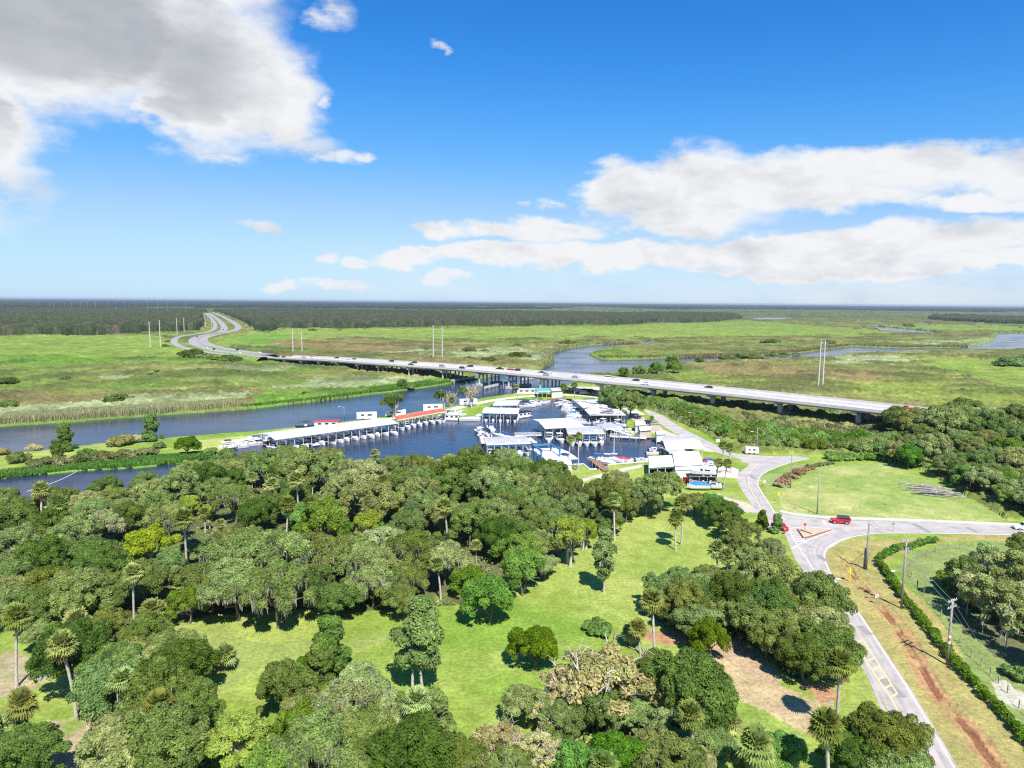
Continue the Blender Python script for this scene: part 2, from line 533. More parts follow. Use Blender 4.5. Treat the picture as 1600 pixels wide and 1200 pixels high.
def sheet(name, poly, mt, z, thick=0.0):
    """flat polygon given in photo pixels, on the ground"""
    pts = [P(x, y, 0) for x, y in poly]
    V = [(p.x, p.y, z) for p in pts]; n = len(V)
    F = [tuple(range(n))]
    if thick:
        V += [(p.x, p.y, z - thick) for p in pts]
        F += [(i, i + n, (i + 1) % n + n, (i + 1) % n) for i in range(n)]
    me = bpy.data.meshes.new(name); me.from_pydata(V, [], F); me.update()
    import bmesh
    bm = bmesh.new(); bm.from_mesh(me); bmesh.ops.recalc_face_normals(bm, faces=bm.faces)
    bm.faces.ensure_lookup_table()
    if bm.faces[0].normal.z < 0: bmesh.ops.reverse_faces(bm, faces=bm.faces)
    bmesh.ops.triangulate(bm, faces=[f for f in bm.faces if len(f.verts) > 4])
    bm.to_mesh(me); bm.free()
    return structure(link(name, me, None, [M[mt]]))
# ================================================================ THE GROUND AND THE WATER
NEAR = W([(-900, 1500), (-900, 740), (-300, 712), (0, 690), (100, 684), (160, 676), (220, 673), (275, 668), (400, 658), (620, 634), (700, 622), (745, 612), (800, 606),
          (870, 600), (900, 598), (945, 606), (1000, 636), (1080, 664), (1120, 690), (1150, 707), (1290, 713), (1410, 722), (1450, 740), (1575, 812), (1620, 812), (1640, 818),
          (2400, 850), (2400, 1500)])
RIVER = W([(-700, 708), (0, 665), (100, 659), (200, 652), (300, 645), (400, 637), (500, 626), (600, 613), (690, 601), (735, 594), (790, 584), (850, 575), (866, 565), (862, 552), (890, 544), (925, 539),
           (965, 537), (1000, 535), (1040, 534), (1000, 538), (965, 540), (943, 545), (930, 549), (920, 553), (930, 559), (950, 562), (1000, 561), (1100, 557), (1180, 556), (1259, 550), (1330, 541), (1412, 544), (1475, 543), (1514, 542),
           (1540, 537), (1552, 530), (1560, 520), (1800, 522), (1900, 530), (1800, 546), (1600, 545), (1500, 548), (1380, 551), (1337, 554), (1260, 560),
           (1180, 563), (1075, 567), (1025, 572), (975, 579), (955, 583), (925, 584), (905, 590), (890, 600), (870, 606), (830, 611), (800, 615), (760, 620), (735, 625), (700, 634), (640, 645), (560, 655.5),
           (480, 665), (400, 673), (275, 682), (220, 689), (160, 692), (100, 700), (15, 707), (-300, 722), (-900, 760)])
CANAL = W([(-400, 795), (0, 747), (120, 734), (217, 729), (292, 721), (340, 708), (362, 700), (405, 684), (430, 682), (612, 658), (693, 648), (722, 652), (748, 655), (757, 641), (768, 631), (815, 622), (855, 624),
           (893, 624), (925, 621), (985, 646), (978, 658), (976, 676), (1018, 684), (1031, 688), (1050, 700), (1012, 712), (1012, 721), (950, 726), (932, 733), (921, 733), (911, 725), (889, 726), (873, 731), (867, 735), (835, 742),
           (795, 738), (777, 724), (735, 738), (668, 744), (617, 748), (560, 757), (480, 748), (400, 742), (330, 740), (290, 745), (200, 765), (130, 780), (0, 800), (-400, 860)])
PONDS = [W(p) for p in ([(1170, 498), (1195, 495.5), (1240, 496), (1225, 500), (1180, 501)],
                        [(1337, 512), (1370, 510), (1420, 514), (1470, 519), (1462, 523), (1420, 520), (1370, 516)],
                        [(1412, 506), (1455, 504), (1450, 508), (1425, 508)],
                        [(990, 534), (1025, 531), (1040, 533), (1020, 535)])]

# highway: points in photo pixels with the height of the road above the ground
HB = ([330, 355, 385, 419, 512, 606, 700, 1000, 1463, 1800], [0.6, 1.2, 2.2, 3.6, 6.5, 8.4, 9, 9, 8, 8])


def hb(px): return float(np.interp(px, *HB))


HWY_MID = [(418, 557.5), (387, 553.5), (356, 550), (334, 546.5), (316, 542), (304, 536.5), (303, 530), (314, 525), (340, 520), (350, 514.5), (348, 507), (338, 497), (326, 489)]
HWY_IN = [(420, 554), (378, 548.5), (345, 543), (325, 538), (317, 531.5), (323, 526), (347, 520.5), (368, 515.5), (372, 509.5), (362, 502), (346, 493.5), (332, 488)]
HWY_OUT = [(390, 557), (350, 553), (315, 549), (287, 543), (272, 535), (277, 527), (297, 523), (322, 519), (334, 514), (336, 506), (330, 497), (321, 489)]


def roadpts(lst, zf):
    return smooth_line([P(x, y, zf(x, y)) for x, y in lst], 5)


mid_pts = roadpts(HWY_MID, lambda x, y: hb(x) if y > 545 else 0.8)
in_pts = roadpts(HWY_IN, lambda x, y: hb(x) if y > 545 else 0.8)
out_pts = roadpts(HWY_OUT, lambda x, y: 0.6)

ZP = lambda L: [(c, W(p)) for c, p in L]
C_LAWN, C_LAWN2 = (.215, .295, .048), (.36, .385, .11)
C_BRIGHT, C_OLIVE, C_BROWN, C_PALE = (.22, .31, .05), (.19, .205, .055), (.23, .18, .07), (.31, .36, .17)
MARSH_Z = ZP([
    (C_BRIGHT, [(-500, 533), (0, 526), (265, 523), (268, 538), (330, 552), (395, 561), (330, 563), (250, 561), (150, 561), (0, 556), (-500, 562)]),
    ((.14, .27, .03), [(-500, 548), (0, 553), (180, 558), (330, 563), (420, 562), (440, 568), (300, 573), (200, 569), (80, 572), (-500, 580)]),
    (C_BRIGHT, [(385, 521), (440, 516), (700, 513), (980, 509), (1160, 501), (1230, 506), (1400, 520), (1330, 526), (1190, 526), (1000, 529), (760, 531), (600, 530), (470, 534), (440, 545), (350, 541), (322, 534), (335, 527)]),
    ((.15, .28, .035), [(350, 528), (410, 522), (470, 524), (430, 536), (480, 546), (400, 543)]),
    (C_BROWN, [(425, 536), (480, 530), (620, 533), (740, 537), (790, 545), (720, 550), (600, 552), (520, 548), (440, 544)]),
    (C_PALE, [(560, 553), (660, 549), (780, 545), (860, 552), (855, 568), (760, 560), (640, 556)]),
    (C_OLIVE, [(940, 535), (1050, 531), (1200, 532), (1400, 526), (1530, 530), (1500, 541), (1330, 540), (1250, 548), (1100, 556), (1000, 557), (935, 552)]),
    ((.16, .30, .03), [(922, 553), (940, 546), (1010, 553), (1080, 556), (1000, 560), (945, 561)]),
    (C_PALE, [(1400, 535), (1500, 531), (1560, 527), (1530, 538), (1450, 541)]),
    (C_BRIGHT, [(1380, 510), (1480, 508), (1700, 513), (1700, 520), (1560, 518), (1460, 517)]),
    (C_PALE, [(1290, 560), (1350, 556), (1420, 562), (1390, 572), (1320, 571)]),
    (C_BRIGHT, [(1420, 560), (1520, 562), (1700, 575), (1700, 620), (1600, 612), (1500, 590)]),
    ((.22, .27, .05), [(1060, 590), (1150, 585), (1260, 600), (1420, 600), (1600, 610), (1700, 640), (1480, 640), (1300, 612), (1120, 600)]),
    (C_BROWN, [(1080, 575), (1190, 570), (1300, 578), (1440, 580), (1380, 595), (1250, 604), (1150, 592)]),
    (C_PALE, [(428, 608), (470, 595), (560, 590), (660, 593), (725, 583), (700, 595), (640, 599), (540, 605)]),
    (C_PALE, [(140, 588), (210, 586), (225, 591), (180, 594), (140, 592)]),
    (C_PALE, [(360, 578), (430, 574), (455, 579), (400, 583)]),
    (C_PALE, [(-500, 652), (0, 638), (110, 633), (200, 628), (300, 624), (380, 618), (390, 626), (300, 634), (200, 642), (100, 650), (0, 656), (-500, 690)]),
    ((.13, .27, .03), [(380, 630), (440, 615), (520, 608), (640, 598), (725, 587), (735, 594), (690, 601), (600, 613), (500, 626), (400, 637)]),
])
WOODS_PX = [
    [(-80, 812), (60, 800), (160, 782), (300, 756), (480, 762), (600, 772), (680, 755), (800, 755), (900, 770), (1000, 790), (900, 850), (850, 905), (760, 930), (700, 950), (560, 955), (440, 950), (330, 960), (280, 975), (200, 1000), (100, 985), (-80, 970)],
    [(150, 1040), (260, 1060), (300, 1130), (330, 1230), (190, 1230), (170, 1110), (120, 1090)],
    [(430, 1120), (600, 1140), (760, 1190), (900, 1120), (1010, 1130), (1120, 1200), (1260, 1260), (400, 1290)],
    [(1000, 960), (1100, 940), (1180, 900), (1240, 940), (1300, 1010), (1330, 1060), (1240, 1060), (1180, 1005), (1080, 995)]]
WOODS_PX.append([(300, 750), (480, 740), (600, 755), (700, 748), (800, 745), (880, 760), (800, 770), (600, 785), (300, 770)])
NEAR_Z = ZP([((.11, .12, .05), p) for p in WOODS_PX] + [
    ((.15, .28, .035), [(-300, 757), (0, 735), (120, 724), (220, 715), (320, 706), (335, 712), (292, 722), (217, 730), (120, 735), (0, 748), (-300, 785)]),
    (C_LAWN2, [(300, 690), (400, 680), (440, 684), (370, 700), (330, 712)]),
    # sandy lanes of the marina
    ((.55, .49, .40), [(345, 690), (380, 686), (440, 681), (430, 690), (370, 694)]),
    ((.52, .46, .37), [(868, 735), (880, 729), (905, 750), (880, 752), (850, 750)]),
    ((.56, .50, .41), [(896, 752), (960, 737), (1008, 726), (1012, 731), (985, 736), (966, 743), (985, 749), (975, 752), (930, 746), (898, 757)]),
    ((.55, .49, .40), [(925, 727), (940, 731), (955, 737), (940, 738)]),
    ((.50, .42, .34), [(975, 632), (1010, 655), (1040, 672), (1100, 697), (1128, 709), (1060, 697), (1010, 668), (985, 655)]),
    ((.55, .50, .44), [(1104, 726), (1160, 732), (1153, 747), (1106, 745)]),
    ((.55, .50, .42), [(860, 603), (935, 605), (960, 615), (940, 620), (900, 612)]),
    ((.50, .44, .36), [(1115, 770), (1170, 790), (1178, 800), (1160, 800)]),
    # dirt and leaf litter
    ((.40, .29, .18), [(1085, 1000), (1130, 995), (1170, 1010), (1230, 1060), (1210, 1075), (1120, 1040), (1085, 1025)]),
    ((.43, .33, .18), [(1090, 1030), (1160, 1040), (1260, 1085), (1300, 1095), (1260, 1150), (1190, 1110), (1110, 1080)]),
    ((.40, .22, .12), [(1000, 985), (1070, 990), (1090, 1010), (1040, 1012), (1010, 1005)]),
    ((.42, .24, .13), [(1255, 1068), (1305, 1070), (1312, 1092), (1275, 1096)]),
    ((.36, .30, .17), [(-20, 1020), (60, 1025), (75, 1060), (40, 1080), (-20, 1085)]),
    ((.40, .32, .20), [(65, 1120), (130, 1110), (190, 1170), (150, 1215), (80, 1200)]),
    ((.25, .30, .075), [(270, 980), (330, 965), (400, 1000), (520, 1000), (640, 990), (560, 1020), (400, 1040), (330, 1100), (290, 1060)]),
    # right side of the near road
    ((.33, .285, .10), [(1291, 868), (1300, 851), (1335, 841), (1420, 838), (1600, 838), (1700, 850), (1600, 850), (1500, 846), (1440, 849), (1380, 878), (1440, 950), (1620, 1170), (1700, 1300), (1560, 1300), (1480, 1200), (1410, 1083), (1326, 957), (1296, 917), (1278, 880)]),
    ((.20, .30, .05), [(1408, 902), (1432, 872), (1480, 858), (1530, 855), (1570, 880), (1560, 905), (1500, 922), (1440, 925)]),
    ((.21, .26, .08), [(1395, 880), (1430, 858), (1480, 850), (1640, 850), (1750, 1000), (1750, 1300), (1640, 1190), (1520, 1050), (1440, 950)]),
    ((.47, .44, .33), [(1553, 1060), (1580, 1058), (1600, 1075), (1640, 1090), (1640, 1110), (1600, 1100), (1570, 1085)]),
    ((.13, .14, .065), [(1465, 945), (1520, 930), (1640, 940), (1650, 1040), (1560, 1025), (1500, 985)]),
    # verge beside the red shrubs
    ((.24, .30, .10), [(1190, 745), (1240, 727), (1290, 722), (1300, 728), (1230, 745), (1225, 765), (1190, 765)]),
])
LAWN2_Z = W([(1225, 760), (1262, 735), (1307, 728), (1347, 724), (1403, 725), (1440, 745), (1499, 773), (1530, 792), (1566, 812), (1400, 812), (1300, 809), (1224, 802), (1200, 778)])
HWY_LINES = [np.array([(p.x, p.y) for p in L]) for L in (mid_pts, in_pts, out_pts)]
DITCH = [P(x, y).xy[:] for x, y in [(1352, 858), (1341, 866), (1328, 880), (1338, 898), (1356, 922), (1375, 950), (1393, 978), (1415, 1010), (1440, 1040), (1465, 1075), (1490, 1105), (1515, 1140), (1545, 1180), (1570, 1215), (1610, 1270)]]

FOREST = [W(p) for p in (
    [(-1200, 540), (-400, 533), (0, 525), (120, 524), (225, 522), (262, 519), (300, 517), (318, 511), (324, 503), (318, 490), (312, 486), (0, 480), (-1200, 473)],
    [(336, 487.5), (352, 494), (372, 503), (380, 513), (396, 519), (420, 515.5), (560, 514), (700, 511), (830, 510), (980, 507), (1100, 503.5), (1158, 499), (1150, 493), (1080, 491), (930, 492), (800, 489), (600, 487.5), (420, 485)],
    [(1455, 500), (1530, 505), (1600, 508), (2400, 525), (2400, 508), (1600, 499), (1475, 494)])]


def polar(r0, r1, kr, dmin, a0, a1, na):
    rs = [r0]
    while rs[-1] < r1: rs.append(rs[-1] + max(rs[-1] * kr, dmin))
    rs = np.array(rs); az = np.radians(np.linspace(a0, a1, na))
    R, A = np.meshgrid(rs, az, indexing='ij')
    return R * np.sin(A), R * np.cos(A), rs, az


def gridfaces(nr, na, mask=None):
    i = np.arange(nr - 1)[:, None] * na + np.arange(na - 1)[None, :]
    F = np.stack([i, i + 1, i + na + 1, i + na], -1).reshape(-1, 4)[:, ::-1]
    return F if mask is None else F[mask.reshape(-1)]


def ground_fields(x, y):
    sh = x.shape; x = x.ravel(); y = y.ravel()
    wx = x + 12 * (fbm(x / 22, y / 22, 1) - .5) + 3 * (fbm(x / 4, y / 4, 3, 2) - .5)
    wy = y + 10 * (fbm(x / 22, y / 22, 2) - .5) + 3 * (fbm(x / 4, y / 4, 4, 2) - .5)
    far = np.clip(y / 400.0, 0.25, 3)
    mx = x + (wx - x) * far * 2.5; my = y + (wy - y) * far * 4
    near = inside(x, y, NEAR)
    n1 = fbm(x / 60, y / 60, 11, 5); n2 = fbm(x / 9, y / 9, 12, 4); n3 = fbm(x / 2.2, y / 2.2, 13, 3)
    nb = fbm(x / 260, y / 170, 14, 5)
    mixc = lambda a, b, t: a[None, :] * (1 - t[:, None]) + b[None, :] * t[:, None]
    A = lambda c: np.array(c, float)
    ss = lambda v, a, b: np.clip((v - a) / (b - a), 0, 1)
    # marsh
    col = mixc(A((.19, .225, .05)), A((.27, .26, .085)), ss(n1, .35, .65))
    col = col + (A((.16, .125, .05)) - col) * ss(nb * .6 + n1 * .4, .50, .62)[:, None] * .75
    col = col + (A((.12, .21, .035)) - col) * ss(fbm(x / 90, y / 60, 21), .55, .68)[:, None] * .7
    zone_h = np.full(x.shape, 1.0)
    for c, poly in MARSH_Z:
        k = inside(mx, my, poly)
        t = .75 + .25 * n2[k]
        cc = A(c)[None, :] * (.85 + .35 * n1[k][:, None])
        col[k] = col[k] * (1 - t[:, None]) + cc * t[:, None]
        if c in (C_BRIGHT,): zone_h[k] = .35
    dk = ss(fbm(x / 34, y / 26, 71, 5), .50, .60) * ss(y, 250, 420)
    dkk = np.where(zone_h < .5, .25, 1.0)
    col = col + (A((.075, .10, .03)) - col) * (dk * dkk * .62)[:, None]
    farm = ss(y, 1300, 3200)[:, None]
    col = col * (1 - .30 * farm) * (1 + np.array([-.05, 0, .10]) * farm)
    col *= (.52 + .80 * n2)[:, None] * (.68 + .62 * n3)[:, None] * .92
    # near land
    lawn = mixc(A(C_LAWN), A(C_LAWN2), ss(n1 * .6 + n2 * .4, .42, .66) * .6)
    lawn = lawn + (A((.15, .27, .03)) - lawn) * ss(fbm(x / 30, y / 18, 31), .5, .65)[:, None] * .7
    k = inside(wx, wy, LAWN2_Z)
    lawn[k] = mixc(A((.23, .31, .07)), A((.38, .38, .14)), ss(n1 * .5 + n2 * .5, .38, .66))[k]
    yx = x + .5 * (wx - x); yy = y + .5 * (wy - y)
    for c, poly in NEAR_Z:
        k = inside(yx, yy, poly)
        t = ss(n2[k] * .6 + n3[k] * .5, .22, .42)
        lawn[k] = lawn[k] * (1 - t[:, None]) + A(c)[None, :] * t[:, None]
    lawn *= (.88 + .24 * n3)[:, None] * (.9 + .2 * n2)[:, None]
    # red earth of the trench
    d2 = near_line(wx * .3 + x * .7, wy * .3 + y * .7, DITCH, 1.6)
    t = d2 * ss(n3 * .6 + n2 * .5, .46, .64) * .85
    lawn = lawn + (A((.40, .22, .11)) - lawn) * t[:, None]
    d3 = near_line(wx * .2 + x * .8, wy * .2 + y * .8, DITCH, .55)
    lawn = lawn + (A((.22, .10, .05)) - lawn) * (d3 * ss(n3, .45, .6))[:, None]
    col[near] = lawn[near]
    # relief
    tus, tr = cells(x, y, 3.2, 41)
    tus2, _ = cells(x, y, 9.0, 43)
    h = 1.5 * dk + (1 - np.clip(tus, 0, 1)) * (.5 + 1.5 * tr) + .9 * ss(n1, .4, .8) + (1 - np.clip(tus2, 0, 1)) * 1.4 * ss(n1, .5, .6)
    h = h * zone_h * ss(x * 0 + y, 0, 1)
    for ring in (RIVER,):
        nb_ = near_line(x, y, np.vstack([ring, ring[:1]]), 5.0) & ~near
        h[nb_] *= .3
        col[nb_] = col[nb_] * .45 + A((.15, .24, .04)) * .55
    h[near] = 0.0
    road = np.zeros(x.shape, bool)
    for L in HWY_LINES: road |= near_line(x, y, L, 16)
    h[road] *= .1
    h[near & (d2 > 0)] = -.15
    h[near & (d3 > 0)] = -.38
    wnear = (wx * .12 + x * .88, wy * .12 + y * .88)
    wat = inside(x + (wx - x) * .35, y + (wy - y) * .35, RIVER)
    wat2 = inside(*wnear, CANAL)
    for pnd in PONDS: wat |= inside(x + (wx - x) * 1.5, y + (wy - y) * 1.5, pnd)
    wat = wat | wat2
    h[wat] = -2.5
    col[wat] = A((.05, .06, .04))
    h[y < 40] = 0
    return h.reshape(sh), col.reshape(sh + (3,)), wat.reshape(sh)


def to_rgba(c):
    return np.concatenate([c.reshape(-1, 3), np.ones((c.size // 3, 1))], 1)


m = bpy.data.materials.new('ground_cover'); m.use_nodes = True
k = NT(m.node_tree)
ca = k.n('ShaderNodeAttribute', attribute_name='col').outputs['Color']
tc = k.n('ShaderNodeTexCoord').outputs['Object']
n1_ = k.noise(tc, 1.6, 8, 0.7)
n2_ = k.noise(tc, 0.35, 6, 0.65)
v_ = k.m('MULTIPLY', k.ramp(n1_, .3, .7, .72, 1.28), k.ramp(n2_, .3, .7, .85, 1.15))
cc_ = k.mix(1.0, ca, k.n('ShaderNodeCombineColor', ins={0: v_, 1: v_, 2: v_}).outputs[0], 'MULTIPLY')
bmp = k.n('ShaderNodeBump', ins={'Strength': 0.6, 'Distance': 0.35, 'Height': n1_})
b_ = k.n('ShaderNodeBsdfPrincipled', ins={'Base Color': cc_, 'Roughness': 0.95, 'Specular IOR Level': 0.1})
m.node_tree.links.new(bmp.outputs[0], b_.inputs['Normal'])
k.n('ShaderNodeOutputMaterial', ins={0: b_.outputs[0]})
M['ground'] = m
M['verge'] = mat('grass_verge', (.17, .25, .06), .95, var=.3, scale=.3)

# one sheet, fine in front of the viewer and coarse elsewhere
rs = [0.0, 12.0, 25, 40, 52]
while rs[-1] < 45000:
    r = rs[-1]; rs.append(r + (max(r * .0045, .42) if r < 3500 else r * .02))
rs = np.array(rs)
az = np.radians(np.concatenate([np.linspace(-180, -60, 40)[:-1], np.linspace(-60, -43, 60)[:-1], np.linspace(-43, 43, 1150), np.linspace(43, 60, 60)[1:], np.linspace(60, 180, 40)[1:]]))
Rg, Ag = np.meshgrid(rs, az, indexing='ij')
X, Y = Rg * np.sin(Ag), Rg * np.cos(Ag)
Hh, Cc, Wt = ground_fields(X, Y)
Hh[Rg > 6000] = 0
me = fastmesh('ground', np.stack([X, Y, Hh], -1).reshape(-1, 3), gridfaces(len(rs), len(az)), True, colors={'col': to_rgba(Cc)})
structure(link('ground', me, None, [M['ground']]))

# water: one sheet just below the land, seen where the land drops away
m = bpy.data.materials.new('water'); m.use_nodes = True
k = NT(m.node_tree)
tc = k.n('ShaderNodeTexCoord').outputs['Object']
mp = k.n('ShaderNodeMapping', ins={0: tc, 3: (1.0, 1.6, 1.0)}).outputs[0]
hgt = k.m('ADD', k.noise(mp, .9, 4, .6), k.m('MULTIPLY', k.noise(mp, .12, 3, .5), 1.5))
bm_ = k.n('ShaderNodeBump', ins={'Strength': .42, 'Distance': .12, 'Height': hgt})
rg = k.ramp(k.noise(mp, .02, 4, .6), .35, .7, .10, .26)
b_ = k.n('ShaderNodeBsdfPrincipled', ins={'Base Color': (.022, .036, .072, 1), 'Roughness': rg, 'Specular IOR Level': .5, 'IOR': 1.33})
m.node_tree.links.new(bm_.outputs[0], b_.inputs['Normal'])
k.n('ShaderNodeOutputMaterial', ins={0: b_.outputs[0]})
M['water'] = m
me = bpy.data.meshes.new('river_water')
me.from_pydata([(-1500, 120, -.45), (3500, 120, -.45), (3500, 4500, -.45), (-1500, 4500, -.45)], [], [(0, 1, 2, 3)])
structure(link('river_water', me, None, [M['water']]))

# ---------------------------------------------------------------- far woods (one mass nobody could count)
m = bpy.data.materials.new('far_canopy'); m.use_nodes = True
k = NT(m.node_tree)
ca = k.n('ShaderNodeAttribute', attribute_name='col').outputs['Color']
tc = k.n('ShaderNodeTexCoord').outputs['Object']
f_ = k.ramp(k.noise(tc, .25, 6, .7), .3, .7, .6, 1.4)
cc_ = k.mix(1.0, ca, k.n('ShaderNodeCombineColor', ins={0: f_, 1: f_, 2: f_}).outputs[0], 'MULTIPLY')
b_ = k.n('ShaderNodeBsdfPrincipled', ins={'Base Color': cc_, 'Roughness': .95, 'Specular IOR Level': .05})
k.n('ShaderNodeOutputMaterial', ins={0: b_.outputs[0]})
M['canopy'] = m


def far_woods(name, r0, r1, kr, na, size, beyond):
    x, y, rs_, az_ = polar(r0, r1, kr, 2.0, -44, 44, na)
    xf, yf = x.ravel(), y.ravel()
    wx = xf + 90 * (fbm(xf / 120, yf / 120, 51) - .5); wy = yf + 200 * (fbm(xf / 150, yf / 150, 52) - .5) * np.clip(yf / 2500, .3, 3)
    k_ = np.zeros(xf.shape, bool)
    for p in FOREST: k_ |= inside(wx, wy, p)
    if beyond:
        rr = np.hypot(xf, yf)
        clear = fbm(xf / 900, yf / 1500, 55) > .60
        edge = 4600 + 2600 * np.clip((xf + 300) / 2500, 0, 1)
        k_ |= (rr > edge + 1500 * (fbm(xf / 500, yf / 900, 57) - .5)) & ~(clear & (rr < 14000))
    for L in HWY_LINES: k_ &= ~near_line(xf, yf, L, 22)
    d, rn = cells(xf, yf, size, 61)
    gap = rn < .06
    hh = np.sqrt(np.clip(1 - (d / .85) ** 2, 0, 1)) * 7.5 * (.5 + .9 * rn) + 4.5 * (.7 + .6 * fbm(xf / 90, yf / 90, 62)) + 1.5 * fbm(xf / 3, yf / 3, 63, 2)
    hh = np.where(gap, 5.0, hh)
    z = np.where(k_, hh, -1.0)
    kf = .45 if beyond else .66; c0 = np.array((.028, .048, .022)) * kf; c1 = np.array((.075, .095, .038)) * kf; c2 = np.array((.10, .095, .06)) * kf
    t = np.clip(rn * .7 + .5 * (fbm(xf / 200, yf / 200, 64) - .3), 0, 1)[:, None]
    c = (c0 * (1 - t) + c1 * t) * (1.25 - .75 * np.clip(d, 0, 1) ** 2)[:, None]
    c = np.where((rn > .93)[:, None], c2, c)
    na_ = len(az_); nr_ = len(rs_)
    kk = k_.reshape(nr_, na_)
    fm = kk[:-1, :-1] | kk[1:, :-1] | kk[:-1, 1:] | kk[1:, 1:]
    F = gridfaces(nr_, na_, fm)
    used = np.unique(F); remap = np.zeros(nr_ * na_, np.int32); remap[used] = np.arange(len(used))
    V = np.stack([xf, yf, z], -1)[used]
    me = fastmesh(name, V, remap[F], False, colors={'col': to_rgba(c[used])})
    o = link(name, me, None, [M['canopy']])
    o['kind'] = 'stuff'
    return o


far_woods('far_woods', 950, 3600, .0022, 1150, 12, False)
far_woods('distant_woods', 3600, 30000, .010, 900, 26, True)

# ---------------------------------------------------------------- highway on its bank
ribbon('highway', mid_pts, 11.5, 'hwy', skirt=1.5)
ribbon('highway', in_pts, 11.5, 'hwy', skirt=1.5)
ribbon('frontage_road', out_pts, 8, 'hwy', skirt=1.5)
# ================================================================ TREES AND PLANTS
def leaf_quads(rng, C, Rr, n, size, up=0.35, squash=0.85, aspect=1.7, shell=(0.7, 1.05), jit=0.5, tb=0.0):
    """leaf clumps: quads on the shells of lobes with centres C and radii Rr"""
    C = np.asarray(C, float); Rr = np.asarray(Rr, float)
    wgt = Rr ** 2 / (Rr ** 2).sum()
    idx = rng.choice(len(C), n, p=wgt)
    d = rng.normal(size=(n, 3)); d /= np.linalg.norm(d, axis=1)[:, None]
    flip = (d[:, 2] < -up) & (rng.random(n) < .75)
    d[flip, 2] *= -1
    rad = rng.uniform(*shell, n) * Rr[idx]
    p = C[idx] + d * rad[:, None] * np.array([1, 1, squash])
    nrm = d + rng.normal(size=(n, 3)) * jit + np.array([0, 0, .35]); nrm /= np.linalg.norm(nrm, axis=1)[:, None]
    t = np.cross(nrm, rng.normal(size=(n, 3))); t /= np.linalg.norm(t, axis=1)[:, None] + 1e-9
    b = np.cross(nrm, t)
    s = size * rng.uniform(.55, 1.45, n)[:, None] * .5
    t = t * s * aspect; b = b * s
    V = np.stack([p - t * .9, p - b * .9 + t * .1, p + t, p + b * .9 - t * .1], 1).reshape(-1, 3)
    lob = rng.random(len(C))[idx]
    tint = np.clip(.5 * rng.random(n) + .5 * lob + tb, 0, 1)
    return V, np.repeat(tint, 4)


def leafmesh(name, parts, mats, smooth=False):
    V = []; T = []; mi = []
    for i, (v, t) in enumerate(parts):
        V.append(v); T.append(t); mi.append(np.full(len(v) // 4, i))
    V = np.concatenate(V); T = np.concatenate(T); F = np.arange(len(V)).reshape(-1, 4)
    me = fastmesh(name, V, F, smooth, attrs={'tint': T}, mi=np.concatenate(mi))
    for m_ in mats: me.materials.append(M[m_])
    return me


def limb(mb, rng, a, b, r0, r1, mt, wob=.12, n=5):
    a = Vector(a); b = Vector(b); L = (b - a).length
    pts = [a.lerp(b, i / n) + (Vector(rng.normal(size=3)) * L * wob * .5 if 0 < i < n else Vector()) + Vector((0, 0, L * .06 * math.sin(math.pi * i / n))) for i in range(n + 1)]
    mb.tube(pts, [r0 + (r1 - r0) * i / n for i in range(n + 1)], mt, 6, False)
    return pts


def crown_lobes(rng, n, R, z0, z1, shape='dome', lr=(1.2, 2.1)):
    C = []; Q = []
    while len(C) < n:
        a = rng.uniform(0, 2 * math.pi); q = math.sqrt(rng.random())
        if shape == 'dome':
            x, y = q * math.cos(a), q * math.sin(a)
            top = z0 + (z1 - z0) * math.sqrt(max(0, 1 - q ** 2.4)) * rng.uniform(.72, 1.12)
            z = top - abs(rng.normal()) * (z1 - z0) * .22
            q2 = rng.uniform(.85, 1.12); x *= q2; y *= q2
            z = max(z, z0 - .2 * (z1 - z0))
            C.append((x * R, y * R, z))
        elif shape == 'col':
            u = rng.random(); prof = math.sin(math.pi * min(1, u * .85 + .12)) ** .6 * (.8 + .25 * math.sin(u * 17))
            C.append((q * math.cos(a) * R * prof, q * math.sin(a) * R * prof, z0 + (z1 - z0) * u))
        else:  # cone
            u = rng.random() ** 1.3; C.append((q * math.cos(a) * R * (1 - u * .85), q * math.sin(a) * R * (1 - u * .85), z0 + (z1 - z0) * u))
        Q.append(rng.uniform(*lr))
    C = np.array(C); C[:, :2] *= (1 + .18 * np.sin(np.arctan2(C[:, 1], C[:, 0]) * 3 + rng.uniform(0, 6)))[:, None]
    return C, np.array(Q)


PROTO = {}


def proto(name):
    o = bpy.data.objects.new(name, None); COL.objects.link(o)
    o.empty_display_size = .5
    return o


